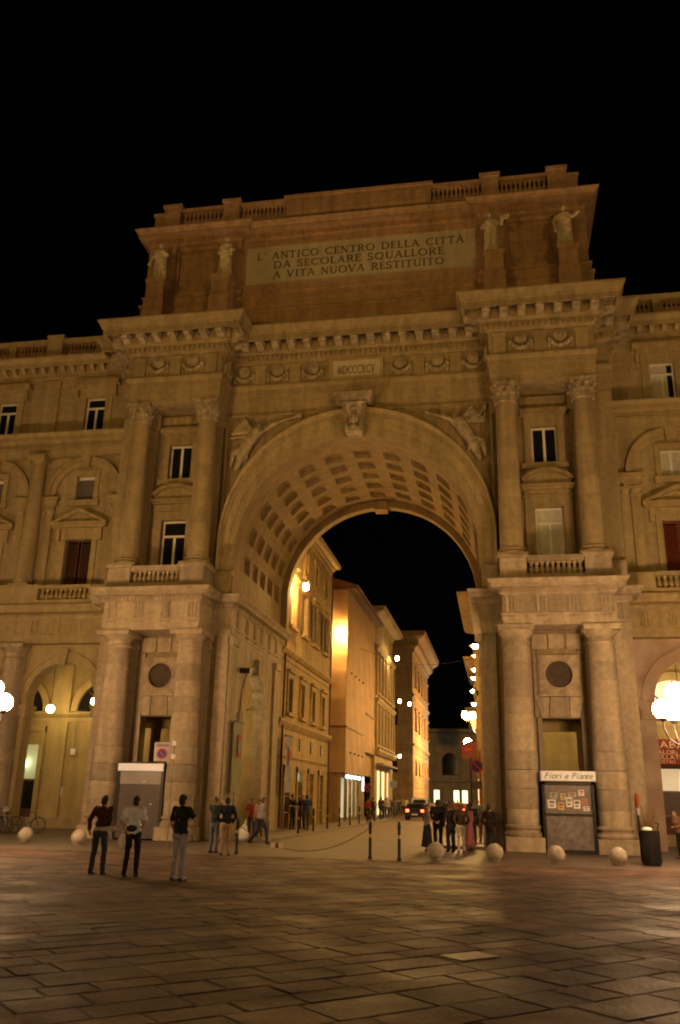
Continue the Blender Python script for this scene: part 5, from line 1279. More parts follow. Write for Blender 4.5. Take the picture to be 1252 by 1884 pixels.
# ================================================================== BOLLARDS, POSTS, CHAIN
SPH = MB().ell((0,0,.255), .265, 28, 18).lathe([(.16,0),(.17,.02),(.15,.06)], 20).mesh('sphere_bollard', M_SPHERE, True)
for x, y, lab in ((-10.87,-4.3,'leftmost stone ball bollard, by the parked bicycles'),(-8.57,-4.8,'stone ball bollard just left of the man in the dark red top'),(-6.75,-4.55,'stone ball bollard half hidden behind the man in the pale blue shirt'),(3.92,-6.3,'stone ball bollard in front of the crowd at the arch'),
                  (5.7,-5.9,'stone ball bollard in front of the inner right column'),(7.53,-6.15,'stone ball bollard in front of the flower kiosk'),(9.36,-5.95,'rightmost stone ball bollard, beside the litter bin')):
    tag(inst('ball_bollard', SPH, None, T(x,y,0) @ RZ(x)), lab, 'bollard', 'stone ball bollards')
PM = MB().lathe([(.07,0),(.07,.06),(.05,.1),(.045,.9),(.06,.93),(.06,.98),(.045,1.0),(.05,1.05),(.02,1.1)], 12).mesh('shaft', M_IRON, 'auto')
PBAND = MB().lathe([(.052,.62),(.052,.72)], 12).mesh('reflective_band', mat('yellowed_band', (.5,.36,.1), .4, .1))
def post(x, y, lab, z=0):
    t = thing('iron_post', lab, 'bollard', (x,y,z), 'iron posts along the kerb'); inst('shaft', PM, t, None, None, True); inst('reflective_band', PBAND, t, None, None, True)
post(-2.3,-6.72,'iron post at the left end of the chain'); post(1.97,-6.89,'iron post at the right end of the chain'); post(2.89,-7.18,'iron post nearest the crowd, in front of the road')
for i, y in enumerate((7.13,10.6,14.4,18.2,22.0,25.8,29.6,33.4,37.2)):
    post(-3.42, y, ('nearest','second','third','fourth','fifth','sixth','seventh','eighth','farthest')[i]+' iron post in the row along the left kerb of the street', .12)
ch = thing('barrier_chain', 'sagging dark chain slung between two iron posts in the road', 'chain', (0,-6.8,0))
pts_ = []
for k in range(41):
    t_ = k/40; pts_.append((-2.3+4.27*t_, -6.72-.17*t_, .9-.74*(1-(2*t_-1)**2)))
lk = MB()
for k in range(40):
    a, b = Vector(pts_[k]), Vector(pts_[k+1]); lk.tube([a, a*.5+b*.5+Vector((0,0,.0)), b], [.008,.015,.008], 6)
inst('links', lk.mesh('links', M_IRON), ch)
tg_ = thing('warning_tag', 'small red and white plastic tag hanging on the chain', 'tag', (-.98,-6.8,.28))
MB().box(-.2,.2,-.012,.012,-.06,.1).build('plate', M_PANEL, tg_, local=True); MB().box(-.05,.06,-.016,.016,-.055,.095).build('stripe', M_RED, tg_, local=True)

# ================================================================== KIOSKS
kr = thing('flower_kiosk', 'flower seller kiosk with white sign between the right columns', 'kiosk', (8.43,-.1,0))
MB().box(-.96,-.86,-.45,.7,0,2.5).box(.80,.90,-.45,.7,0,2.5).box(-.96,.90,-.45,.7,2.38,2.5).box(-.86,.8,.6,.7,0,2.38).box(-.86,.8,-.45,.6,0,.12).build('frame', M_IRON, kr, local=True)
MB().cbox(-.98,.98,-.6,.6,2.5,2.86,.03).build('sign_box', glow('lit_sign_panel', (1.0,.86,.78), .06), kr, local=True)
put_text('Fiori e Piante', .30, mat('sign_green', (.10,.17,.13), .5, .05), kr, 0, -.615, 2.68, shear=.35, align='CENTER', sx=1.02)
MB().box(-.86,.8,-.36,-.34,1.35,2.38).build('glass', mat('grey_display', (.19,.16,.15), .3, .25, 6), kr, local=True)
MB().cbox(-.86,.8,-.42,-.3,.12,1.33,.02).build('lower_panel', mat('marbled_panel', (.17,.145,.14), .4, .35, 5), kr, local=True)
MB().box(-.9,.84,-.5,-.3,1.31,1.37).build('ledge', M_IRON, kr, local=True)
rp = random.Random(3); PAP = [M_PANEL, mat('yellow_leaflet', (.55,.45,.2), .6, .1), mat('orange_leaflet', (.55,.2,.08), .6, .1), mat('grey_leaflet', (.4,.38,.36), .6, .1)]
for k, (x, z, w_, h_) in enumerate(((-.62,1.55,.3,.3),(-.3,1.5,.22,.26),(0.0,1.6,.22,.34),(.27,1.55,.24,.3),(.55,1.7,.2,.22),(.12,1.95,.3,.16),(.6,1.48,.22,.16),(-.55,1.9,.24,.2),(-.2,1.85,.2,.22),(.45,2.0,.2,.2))):
    MB().box(-w_/2,w_/2,-.004,.0,0,h_).build('leaflet', PAP[(0,1,0,0,2,3,0,3,1,0)[k]], kr, M=T(x,-.37,z) @ RY(rp.uniform(-.08,.08)), local=True)
    MB().box(-w_*.34,w_*.34,-.006,-.0045,h_*.55,h_*.86).build('printed_block', (C_BLU, C_RED, C_GRN, M_GREY)[k % 4], kr, M=T(x,-.37,z), local=True); MB().box(-w_*.3,w_*.2,-.006,-.0045,h_*.2,h_*.38).build('printed_block', M_GREY, kr, M=T(x,-.37,z), local=True)
kl = thing('shuttered_kiosk', 'closed kiosk with grey roller shutter between the left columns', 'kiosk', (-8.3,-.1,0))
MB().box(-1.0,-.9,-.35,.7,0,2.88).box(.86,.98,-.35,.7,0,2.88).box(-.9,.86,.6,.7,0,2.88).box(-1.0,.98,-.35,.7,2.88,2.96).build('frame', M_IRON, kl, local=True)
mb = MB()
for k in range(33): mb.cbox(-.9,.86,-.30,-.24,.06+k*.077,.06+k*.077+.074,.012)
mb.build('roller_shutter', M_GREY, kl, local=True)
MB().cbox(-.98,.95,-.46,-.2,2.6,2.9,.03).build('sign_box', glow('lit_white_strip', (1.0,.84,.8), .12), kl, local=True)
MB().cbox(-.9,.86,-.32,-.26,2.1,2.58,.01).build('shutter_housing', mat('pale_grey_shutter', (.28,.25,.24), .5, .08), kl, local=True)
MB().ell((0,0,0),(.05,.03,.03),8,6).build('lock', M_PANEL, kl, True, M=T(.16,-.35,2.2), local=True); MB().ell((0,0,0),(.05,.03,.03),8,6).build('lock', M_PANEL, kl, True, M=T(.5,-.33,1.35), local=True)

# ================================================================== SIGNS
M_BLUE = mat('sign_blue', (.03,.05,.22), .4, .05); M_SIGNRED = mat('sign_red', (.45,.03,.025), .4, .05)
def round_sign(parent, x, y, z, r):
    MB().lathe([(r,-.012),(r,.012)], 28, RX(math.pi/2)).build('rim', M_SIGNRED, parent, M=T(x,y,z), local=True)
    MB().lathe([(r*.78,-.012),(r*.78,.012)], 28, RX(math.pi/2)).build('disc', M_BLUE, parent, M=T(x,y-.008,z), local=True)
    MB().box(-r*.85,r*.85,-.016,-.012,-r*.1,r*.1,RY(R_(45))).build('bar', M_SIGNRED, parent, M=T(x,y-.012,z), local=True)
sg = thing('no_parking_sign', 'white no-parking plate on a pale pole before the left columns', 'sign', (-4.94,-5.87,0))
MB().tube([(0,0,0),(-.0,0,3.5)], .022, 10).build('pole', mat('grey_pole', (.22,.19,.16), .5, .1), sg, local=True)
MB().cbox(-.7,-.12,-.035,-.01,2.80,3.42,.008).box(-.14,.0,-.02,.0,3.3,3.34).box(-.14,.0,-.02,.0,2.9,2.94).build('plate', mat('plate_lilac_white', (.42,.36,.38), .5, .06), sg, local=True)
round_sign(sg, -.41, -.05, 3.05, .18)
MB().box(-.64,-.18,-.039,-.036,3.27,3.38).build('caption_strip', mat('caption_grey', (.2,.16,.2), .5, .1), sg, local=True)
for z in (3.32, 2.88): MB().box(-.06,.06,-.06,.06,z,z+.16).build('clamp', M_WHITE, sg, local=True)
sg = thing('street_no_parking_sign', 'blue and red round sign on a pole by the right of the street', 'sign', (5.0,11.8,.11))
MB().tube([(0,0,0),(0,0,4.1)], .035, 10).build('pole', mat('rust_red_pole', (.25,.05,.03), .5, .1), sg, local=True)
round_sign(sg, -.17, -.06, 3.32, .34); MB().cbox(-.42,.08,-.06,-.03,2.2,2.6,.01).build('plate', M_GREY, sg, local=True)
sg = thing('left_round_sign', 'small red and pale round sign by the sheeted building', 'sign', (-3.5,30.2,.11)); MB().tube([(0,0,0),(0,0,2.7)], .03, 8).build('pole', M_IRON, sg, local=True); round_sign(sg, 0, -.05, 2.35, .3)
sg = thing('blue_round_sign', 'pale blue round sign farther along the left kerb', 'sign', (-3.5,46.5,.11)); MB().tube([(0,0,0),(0,0,3.2)], .03, 8).build('pole', M_IRON, sg, local=True); MB().lathe([(.36,-.012),(.36,.012)], 24, RX(math.pi/2)).build('disc', mat('pale_blue_sign', (.25,.27,.42), .4, .05), sg, M=T(0,-.05,2.9), local=True)
aw = thing('red_awning', 'dull red awning banner hung out on the right of the street', 'awning', (4.05,32.0,6.0))
MB().add([(.35,0,0),(-.75,0,-.25),(-.75,0,-1.35),(.35,0,-1.2),(.35,.3,0),(-.75,.3,-.25)], [(0,1,2,3),(0,1,5,4)]).build('cloth', mat('dull_red_cloth', (.22,.06,.05), .8, .15), aw, local=True)
MB().add([(-.55,-.02,-.6),(-.05,-.02,-.55),(-.05,-.02,-.75),(-.55,-.02,-.8)], [(0,1,2,3)]).build('stripe', M_SIGNRED, aw, local=True); MB().tube([(.4,0,.02),(-.8,0,-.22)], .03, 6).build('rod', M_IRON, aw, local=True)

# ================================================================== LITTER BIN AND BITS AT THE RIGHT
lb = thing('litter_bin', 'dark cylindrical litter bin with paper sticking out, at the right', 'bin', (10.38,-5.5,0))
MB().lathe([(.25,0),(.27,.03),(.285,.9),(.30,.94),(.30,1.0),(.27,1.0)], 24).build('drum', M_IRON, lb, 'auto', local=True)
mb = MB()
for k in range(24): a = 2*math.pi*k/24; mb.box(.278,.296,-.016,.016,.08,.9,RZ(a))
mb.build('ribs', M_IRON, lb, local=True, kind='stuff')
MB().ell((0,0,0),(.16,.13,.08),10,6).build('crumpled_paper', M_PANEL, lb, True, M=T(-.08,-.1,1.02), local=True); MB().ell((0,0,0),(.27,.27,.05),16,6).build('bag_lining', M_IRON, lb, True, M=T(0,0,.98), local=True)
MB().tube([(.22,0,.95),(.3,.05,1.2),(.2,.1,1.22)], .02, 6).build('handle', M_IRON, lb, local=True)
dp_ = thing('dry_plant', 'tall bundle of dry straw-coloured stems in a pot beside the right column', 'plant', (11.25,.1,0))
MB().lathe([(.2,0),(.26,.4),(.28,.42),(.28,.46),(.22,.46)], 16).build('pot', mat('clay_pot', (.22,.11,.06), .8, .15), dp_, 'auto', local=True)
mb = MB(); rq = random.Random(9)
for k in range(46):
    a = rq.uniform(0,6.28); r_ = rq.uniform(.02,.16); o_ = rq.uniform(.1,.34); h_ = rq.uniform(.7,1.35)
    mb.tube([(r_*math.cos(a),r_*math.sin(a),.4),((r_+o_*.4)*math.cos(a),(r_+o_*.4)*math.sin(a),.4+h_*.55),((r_+o_)*math.cos(a),(r_+o_)*math.sin(a),.4+h_)], [.008,.012,.004], 4)
mb.build('stems', mat('straw', (.32,.2,.09), .8, .2, 6), dp_, local=True)
om = thing('orange_marker', 'slim orange and white marker standing by the right column', 'marker', (11.02,.85,0))
MB().lathe([(.12,0),(.12,.04),(.03,.08),(.03,1.35)], 14).build('stem', M_GREY, om, local=True); MB().lathe([(.05,1.35),(.06,1.6),(.03,1.62)], 14).build('sleeve', M_PANEL, om, local=True); MB().lathe([(.05,1.7),(.07,1.78),(.065,2.05),(.03,2.15)], 14).tube([(0,0,1.6),(0,0,1.72)], .02, 6).build('top', mat('orange_plastic', (.55,.14,.02), .5, .1), om, 'auto', local=True)

# ================================================================== BICYCLES
def bicycle(x, y, rz, lab, col):
    t = thing('bicycle', lab, 'bicycle', (x,y,0), 'bicycles parked by the left arcade', rz)
    fm = mat('bicycle_paint', col, .35, .1, metal=.3)
    for wx in (-.52,.52):
        R = .33; wheel = MB().tube([(wx+R*math.cos(2*math.pi*k/28),0,R+R*math.sin(2*math.pi*k/28)) for k in range(29)], .02, 6).build('wheel', M_IRON, t, True, local=True)
        mb = MB()
        for k in range(14): a = 2*math.pi*k/14; mb.tube([(wx,0,R),(wx+.31*math.cos(a),0,R+.31*math.sin(a))], .003, 4)
        mb.tube([(wx+.305*math.cos(2*math.pi*k/28),0,R+.305*math.sin(2*math.pi*k/28)) for k in range(29)], .008, 5)
        mb.build('spokes', FM, wheel, kind='stuff', M=WM[wheel])
    mb = MB(); bb, st, hd, hb = (-.08,0,.3), (-.2,0,.82), (.36,0,.86), (.40,0,.62)
    for a, b in ((bb,st),(bb,hb),(st,hd),(hd,hb),(hb,(.52,0,.33)),(bb,(-.52,0,.33)),((-.18,0,.72),(-.52,0,.33))): mb.tube([a,b], .017, 6)
    mb.build('frame', fm, t, local=True)
    MB().tube([(.36,0,.86),(.34,0,1.0)], .015, 6).tube([(.25,-.27,1.0),(.36,-.16,1.03),(.34,0,1.02),(.36,.16,1.03),(.25,.27,1.0)], .013, 6).build('handlebar', FM, t, local=True)
    MB().ell((-.24,0,.92),(.14,.075,.035),12,6).tube([(-.2,0,.8),(-.22,0,.92)], .013, 6).build('saddle', M_IRON, t, True, local=True)
    MB().lathe([(.09,-.01),(.09,.01)], 16, T(-.08,-.04,.3) @ RX(math.pi/2)).tube([(-.08,-.06,.3),(-.02,-.08,.16)], .01, 5).tube([(-.08,.06,.3),(-.14,.08,.44)], .01, 5).build('crank', FM, t, local=True)
    if rz > .2: MB().box(.42,.7,-.16,.16,.86,1.06).build('basket', FM, t, local=True)
bicycle(-17.6, 3.0, .25, 'bicycle with a front basket, leftmost of those by the arcade', (.12,.02,.02))
bicycle(-16.9, 1.9, -.5, 'dark bicycle in the middle of the parked group', (.02,.02,.03))
bicycle(-16.2, 2.2, .55, 'bicycle with a front basket in the middle of the parked group', (.03,.06,.05))
bicycle(-15.5, 1.5, -.15, 'silvery bicycle in front of the parked group', (.3,.3,.3))
bicycle(-14.6, 2.4, .1, 'rightmost bicycle, nearest the white ball bollard', (.04,.04,.08))

# ================================================================== CARS
M_TYRE = mat('tyre', (.02,.02,.02), .8, .1); M_RIM = mat('wheel_rim', (.4,.4,.4), .35, .1, metal=.7)
TAIL = glow('tail_light', (1.0,.06,.02), 12.0); HEAD = glow('head_light', (1.0,.92,.8), 18.0); AMBL = glow('amber_signal', (1.0,.4,.03), 8.0)
def car(x, y, label, col, rear=True, h=1.45, L=3.9, w=1.72, van=False, lit=True):
    t = thing('car', label, 'car', (x,y,0), 'cars in the street', 0 if rear else math.pi)
    pm = mat('car_paint', col, .3, .05, metal=.1, spec=.6)
    prof = [(0,.32),(0,.75),(.08,.9),(.35,.98),(.75,h-.08),(1.0,h),(2.1,h),(2.6,h-.12),(3.0,1.0),(3.7,.82),(3.88,.65),(3.9,.32)] if not van else [(0,.32),(0,1.0),(.05,h-.1),(.2,h),(2.9,h),(3.25,h-.15),(3.6,1.1),(3.85,.95),(3.9,.35)]
    mb = MB(); n = len(prof); hw = lambda z: w/2*(1.0 if z < .95 else 1-.16*(z-.95)/(h-.95))
    for s_ in (-1,1):
        for yy, z in prof: mb.v.append((s_*hw(z), yy-L/2, z))
    mb.f += [tuple(range(n)), tuple(range(2*n-1,n-1,-1))] + [(i,n+i,n+(i+1) % n,(i+1) % n) for i in range(n)]
    mb.build('body', pm, t, local=True)
    def quad(nm, m, L_): MB().add(L_, [(0,1,2,3)]).build(nm, m, t, local=True)
    if not van:
        quad('rear_window', M_GLASS, [(-.62,.335-L/2,1.0),(.62,.335-L/2,1.0),(.55,.69-L/2,h-.13),(-.55,.69-L/2,h-.13)])
        quad('windscreen', M_GLASS, [(-.64,3.0-L/2,1.02),(.64,3.0-L/2,1.02),(.55,2.64-L/2,h-.13),(-.55,2.64-L/2,h-.13)])
    else:
        quad('rear_window', M_GLASS, [(-.66,-.01-L/2,1.1),(.66,-.01-L/2,1.1),(.6,.02-L/2,h-.2),(-.6,.02-L/2,h-.2)]); quad('windscreen', M_GLASS, [(-.64,3.62-L/2,1.12),(.64,3.62-L/2,1.12),(.56,3.3-L/2,h-.2),(-.56,3.3-L/2,h-.2)])
    for s_ in (-1,1):
        MB().add([(s_*(hw(1.02)+.005),.95-L/2,1.02),(s_*(hw(1.02)+.005),2.75-L/2,1.02),(s_*(hw(h-.15)+.005),2.45-L/2,h-.15),(s_*(hw(h-.15)+.005),1.1-L/2,h-.15)], [(0,1,2,3)]).build('side_window', M_GLASS, t, local=True)
        MB().cbox(s_*.66-.13,s_*.66+.13,-L/2-.03,-L/2+.1,.68,.88,.02).build('tail_light', TAIL if lit else M_SIGNRED, t, local=True)
        MB().cbox(s_*.62-.14,s_*.62+.14,L/2-.16,L/2+.02,.62,.76,.02).build('headlight', HEAD if lit else M_PANEL, t, local=True)
        for yy in (.72,3.15):
            wh = MB().lathe([(.3,-.1),(.31,-.06),(.31,.06),(.3,.1)], 20, T(s_*(w/2-.08),yy-L/2,.31) @ RY(math.pi/2)).build('wheel', M_TYRE, t, local=True)
            MB().lathe([(.2,-.105),(.2,.105)], 16, T(s_*(w/2-.08),yy-L/2,.31) @ RY(math.pi/2)).build('rim', M_RIM, wh, M=WM[wh])
    MB().cbox(-w/2+.04,w/2-.04,-L/2-.06,-L/2+.1,.34,.58,.03).cbox(-w/2+.04,w/2-.04,L/2-.1,L/2+.06,.34,.56,.03).build('bumper', M_IRON, t, local=True)
    MB().box(-.26,.26,-L/2-.07,-L/2-.06,.42,.53).build('number_plate', M_PANEL, t, local=True)
car(-1.45, 47.0, 'dark small car with glowing red tail lights in the street', (.015,.012,.012))
car(-2.0, 58.0, 'white van ahead of the dark car in the street', (.5,.5,.5), van=True, h=1.9)
car(-4.0, 74.0, 'oncoming pale car with bright headlights at the far left of the street', (.3,.3,.32), rear=False)
car(1.7, 60.0, 'red car standing in the street beyond the crowd', (.2,.02,.015), rear=True)
car(0.2, 76.0, 'oncoming dark car with headlights seen over the crowd', (.05,.05,.06), rear=False)

# ================================================================== PEOPLE
SKIN = mat('skin', (.42,.25,.17), .6, .06, 6); HAIRD = mat('dark_hair', (.02,.014,.01), .6, .2, 20); HAIRB = mat('brown_hair', (.10,.055,.03), .6, .2, 20)
SHOE = mat('dark_shoe', (.025,.02,.018), .5, .1)
EYE = mat('eye', (.03,.025,.02), .3, .05)
_cl = {}
def cloth(c):
    c = tuple(c)
    if c not in _cl: _cl[c] = mat('cloth', c, .85, .22, 7, 1.0, 9)
    return _cl[c]
def person(x, y, face, label, top, low, h=1.74, hair=HAIRD, sleeve='short', arms=None, legs=None, skirt=False, group='people in the piazza', fine=False, z=0, lean=0.0, shoe=SHOE, head_turn=0.0, long_hair=False, wide=1.0):
    """face: heading in degrees, 0 looks away from the camera (+y); local frame: x right, y forward"""
    k = h/1.75
    t = thing('person', label, 'person', (x,y,z), group, R_(-face))
    V3 = lambda p: Vector(p)*k
    la = dict(r=((.19,0,1.44),(.25,-.02,1.15),(.24,.06,.90)), l=((-.19,0,1.44),(-.25,-.02,1.15),(-.24,.06,.90)))
    if arms: la.update(arms)
    lg = dict(r=((.095,0,.93),(.105,.03,.50),(.11,-.02,.085)), l=((-.095,0,.93),(-.105,.03,.50),(-.11,-.02,.085)))
    if legs: lg.update(legs)
    ly = lean
    B = MB(); S = MB(); P_ = MB(); H = MB(); FS = []
    hc = Vector((0, .02+ly*1.0, 1.615)); nk = Vector((0, ly*.9, 1.47))
    def bn(mb, a, b, r0, r1): mb.bone(V3(a), V3(b), r0*k, r1*k, 10)
    def el(mb, c, r, M=None): mb.ell(V3(c), tuple(q*k for q in r), 14, 9)
    # body
    el(B, (0,0,.96), (.155*wide,.11,.13)); el(B, (0,ly*.4,1.14), (.135*wide,.10,.15)); el(B, (0,ly*.75,1.33), (.17*wide,.11,.17)); bn(B, (-.15,ly*.9,1.43), (.15,ly*.9,1.43), .06, .06)
    bn(B, nk-Vector((0,0,.05)), hc-Vector((0,.01,.06)), .062, .058)
    el(B, hc, (.078,.095,.118)); el(B, hc+Vector((0,.02,-.07)), (.055,.065,.055))
    ct, st_ = math.cos(head_turn), math.sin(head_turn)
    el(B, hc+Vector((st_*.1,ct*.1,-.015)), (.016,.022,.024))
    for s_ in (-1,1): el(B, hc+Vector((s_*.08*ct,-.0-s_*.08*st_,-.005)), (.014,.022,.032))
    for key, s_ in (('r',1),('l',-1)):
        a, b, c = (Vector(q) for q in la[key]); a = a+Vector((0,ly*.9,0))
        bn(B, a, b, .05, .04); bn(B, b, c, .04, .028)
        d = (c-b).normalized(); side = Vector((0,1,0)) if abs(d.y) < .8 else Vector((0,0,1)); nrm = d.cross(side).normalized(); side = nrm.cross(d).normalized()
        pm = c+d*.05; el(B, pm, (.026,.036,.04)); bn(B, c, c+d*.085, .026, .028)
        for i, (of, ln) in enumerate(((-.030,.066),(-.010,.078),(.010,.072),(.029,.056))):
            p0 = c+d*.08+side*of; p1 = p0+d*ln*.55-nrm*.008*s_; p2 = p1+d*ln*.4-nrm*.02*s_
            bn(B, p0, p1, .0095, .009); bn(B, p1, p2, .009, .007)
        p0 = c+d*.035+side*.03; bn(B, p0, p0+d*.03+side*.028, .012, .011); bn(B, p0+d*.03+side*.028, p0+d*.06+side*.036, .011, .009)
        # shirt
        if sleeve == 'short': m_ = a+(b-a)*.72; bn(S, a, m_, .068, .066)
        elif sleeve == 'long': bn(S, a, b, .068, .055); bn(S, b, b+(c-b)*.94, .055, .042)
        else: bn(S, a, a+(b-a)*.15, .062, .058)
        # legs
        p, q, f = (Vector(v_) for v_ in lg[key])
        bn(B, p, q, .078, .052); bn(B, q, f, .05, .036); bn(B, f, f+Vector((0,.12,-.045)), .036, .03)
        if skirt: bn(P_, p, q, .10, .10)
        else: bn(P_, p, q, .094, .07); bn(P_, q, f+Vector((0,0,-.01)), .068, .06); bn(P_, f+Vector((0,0,.0)), f+Vector((0,.02,-.035)), .062, .06)
        foot = Vector((f.x, f.y, f.z))
        F = MB(); FS.append(F); bn(F, foot+Vector((0,-.03,-.04)), foot+Vector((0,.15,-.052)), .042, .036); el(F, foot+Vector((0,.06,-.07)), (.045,.13,.016))
    el(S, (0,ly*.4,1.10), (.165*wide,.128,.17)); el(S, (0,ly*.75,1.33), (.195*wide,.13,.175)); bn(S, (-.165,ly*.9,1.425), (.165,ly*.9,1.425), .07, .07); el(S, (0,0,.97), (.175*wide,.132,.10)); bn(S, (0,ly*.9,1.42), (0,ly*.9,1.475), .08, .066)
    el(P_, (0,0,.92), (.168*wide,.125,.12))
    if skirt:
        n = 22; vs = []; fs = []
        for i, (zz, r) in enumerate(((1.02,.15),(.85,.19),(.6,.22),(.35,.25),(.16,.28))):
            for j in range(n): a = 2*math.pi*j/n; rr_ = r*(1+.07*math.sin(5*a+i)); vs.append(tuple(V3((rr_*math.cos(a), rr_*.8*math.sin(a), zz))))
        for i in range(4):
            for j in range(n): fs.append((i*n+j,i*n+(j+1) % n,(i+1)*n+(j+1) % n,(i+1)*n+j))
        fs += [tuple(range(n)), tuple(4*n+j for j in range(n-1,-1,-1))]; P_.add(vs, fs)
    el(H, hc+Vector((0,-.018,.03)), (.086,.098,.105)); el(H, hc+Vector((0,-.045,-.02)), (.078,.07,.085))
    if long_hair: el(H, hc+Vector((0,-.065,-.10)), (.085,.05,.13)); el(H, hc+Vector((0,-.06,-.2)), (.075,.045,.08))
    vx = .0125 if fine else .017
    inst('body', remeshed(B, 'body', SKIN, vx, 2), t, None, None, True)
    inst('shirt', wrinkle(remeshed(S, 'shirt', cloth(top), vx*1.1, 2), .011*k, 11, x), t, None, None, True)
    inst('skirt' if skirt else 'trousers', wrinkle(remeshed(P_, 'trousers', cloth(low), vx*1.1, 2), .010*k, 12, y), t, None, None, True)
    inst('hair', wrinkle(remeshed(H, 'hair', hair, vx*.9, 1), .012, 22, x), t, None, None, True)
    for F in FS: inst('shoe', F.mesh('shoe', shoe, True), t, None, None, True)
    E_ = MB()
    for s_ in (-1,1): E_.ell(V3(hc+Vector((s_*.03*ct+st_*.085,.085*ct-s_*.03*st_,.01))), .011*k, 8, 6)
    inst('eyes', E_.mesh('eyes', EYE, True), t, None, None, True)
    return t
walk = lambda a=.22: dict(r=((.09,.0,.92),(.10,a*.75,.52),(.10,a*.9,.085)), l=((-.09,0,.92),(-.10,-a*.1,.50),(-.10,-a*1.3,.12)))
apart = lambda w=.17: dict(r=((.10,0,.93),(w*.85,.02,.5),(w,-.02,.085)), l=((-.10,0,.93),(-w*.85,.02,.5),(-w,-.02,.085)))
BEHIND = dict(r=((.19,0,1.44),(.27,-.12,1.18),(.08,-.19,1.02)), l=((-.19,0,1.44),(-.27,-.12,1.18),(-.08,-.19,1.0)))
FRONT = dict(r=((.19,0,1.44),(.26,.06,1.17),(.08,.24,1.12)), l=((-.19,0,1.44),(-.26,.06,1.17),(-.08,.24,1.12)))
PHOTO = dict(r=((.19,0,1.44),(.32,.16,1.36),(.08,.30,1.56)), l=((-.19,0,1.44),(-.32,.16,1.36),(-.08,.30,1.56)))
POCK = dict(r=((.19,0,1.44),(.29,-.06,1.16),(.17,.06,.95)), l=((-.19,0,1.44),(-.29,-.06,1.16),(-.17,.06,.95)))
HALF = dict(r=((.19,0,1.44),(.27,-.04,1.17),(.36,.14,1.02)), l=((-.19,0,1.44),(-.24,-.02,1.15),(-.22,.05,.90)))
G3 = 'three men standing in the foreground'
p1_ = person(-3.13, -14.95, 8, 'man in a dark red top and flared jeans, leftmost of the three foreground men', (.042,.010,.012), (.03,.035,.055), 1.70, sleeve='long', arms=dict(r=((.19,0,1.44),(.27,-.08,1.16),(.1,.1,.98)), l=((-.19,0,1.44),(-.30,-.06,1.17),(-.2,-.16,.96))), legs=apart(.16), fine=True, lean=.05, group=G3)
jk = thing('folded_jacket', 'pale folded jacket held at the waist of the man in dark red', 'jacket', (-3.0,-15.02,.96))
me_ = remeshed(MB().bone((-.22,-.04,0),(.26,.02,.0),.05,.04).bone((-.05,-.05,.0),(.24,.0,.05),.05,.04).bone((.2,0,.02),(.33,.02,.0),.03,.02).bone((.1,-.02,0),(.16,.0,-.2),.05,.03), 'cloth', cloth((.42,.38,.42)), .015, 2)
inst('cloth', me_, jk, None, None, True)
person(-2.2, -15.25, 0, 'man in a pale blue shirt and black trousers, middle of the foreground men', (.62,.68,.92), (.012,.012,.014), 1.70, arms=dict(r=((.19,0,1.44),(.29,-.10,1.18),(.14,.02,.99)), l=((-.19,0,1.44),(-.29,-.10,1.18),(-.16,-.1,1.0))), legs=apart(.14), fine=True, group=G3, wide=1.05)
wb = thing('waist_bag', 'black waist bag on the back of the man in pale blue', 'bag', (-2.2,-15.40,1.01))
MB().ell((0,0,0),(.13,.06,.075),14,9).build('pouch', M_IRON, wb, True, local=True); MB().tube([(-.19,.14,-.02),(-.15,.03,-.01),(0,-.0,0),(.15,.03,-.01),(.19,.14,-.02)], .02, 6).build('belt', M_PANEL, wb, local=True)
bg_ = thing('white_bag', 'white carrier bag held by the man in pale blue', 'bag', (-2.44,-15.3,.58))
MB().ell((0,0,.14),(.10,.06,.16),12,8).tube([(-.03,0,.28),(0,0,.38),(.03,0,.28)], .008, 5).build('bag_body', M_PANEL, bg_, True, local=True)
person(-.92, -15.75, 20, 'man in a black shirt and grey jeans, rightmost of the foreground men', (.012,.012,.013), (.30,.29,.38), 1.76, arms=dict(r=((.19,0,1.44),(.34,.04,1.24),(.30,.16,1.0)), l=((-.19,0,1.44),(-.25,-.03,1.15),(-.20,.08,.93))), legs=apart(.12), fine=True, group=G3, wide=1.08)
# pair photographing
person(-3.12, -6.54, 20, 'person in a dark teal top with both arms raised to take a photograph', (.02,.032,.032), (.13,.14,.19), 1.70, arms=PHOTO, legs=apart(.12), hair=HAIRB)
person(-2.45, -7.45, -15, 'person in a navy jacket and beige trousers beside the photographer', (.012,.016,.032), (.33,.24,.15), 1.70, sleeve='long', arms=POCK, legs=apart(.12))
person(-3.2, -.6, 60, 'man in a light grey shirt walking right with a bag under the arch', (.34,.30,.32), (.03,.03,.045), 1.72, sleeve='long', legs=walk(.3), hair=HAIRB, lean=.1, arms=HALF)
sb = thing('white_sack', 'big pale plastic sack beside the walking man', 'bag', (-3.75,-1.1,.1))
inst('sack_body', remeshed(MB().ell((0,0,.25),(.26,.22,.25)).ell((.05,0,.5),(.12,.12,.12)).bone((.06,0,.55),(.12,0,.78),.05,.03), 'sack_body', M_PANEL, .03, 2), sb, None, None, True)
person(-4.6, 3.2, 150, 'person in an orange-red top behind the walking man', (.35,.05,.025), (.06,.05,.06), 1.66, group='people under the arch')
person(-4.1, 2.6, 190, 'person in a pinkish white top behind the walking man', (.45,.33,.30), (.08,.06,.05), 1.62, hair=HAIRB, group='people under the arch')
person(-5.0, 12.6, 120, 'man in black, left of the trio on the sidewalk', (.012,.014,.02), (.015,.015,.02), 1.76, z=.115, arms=FRONT, group='people under the arch')
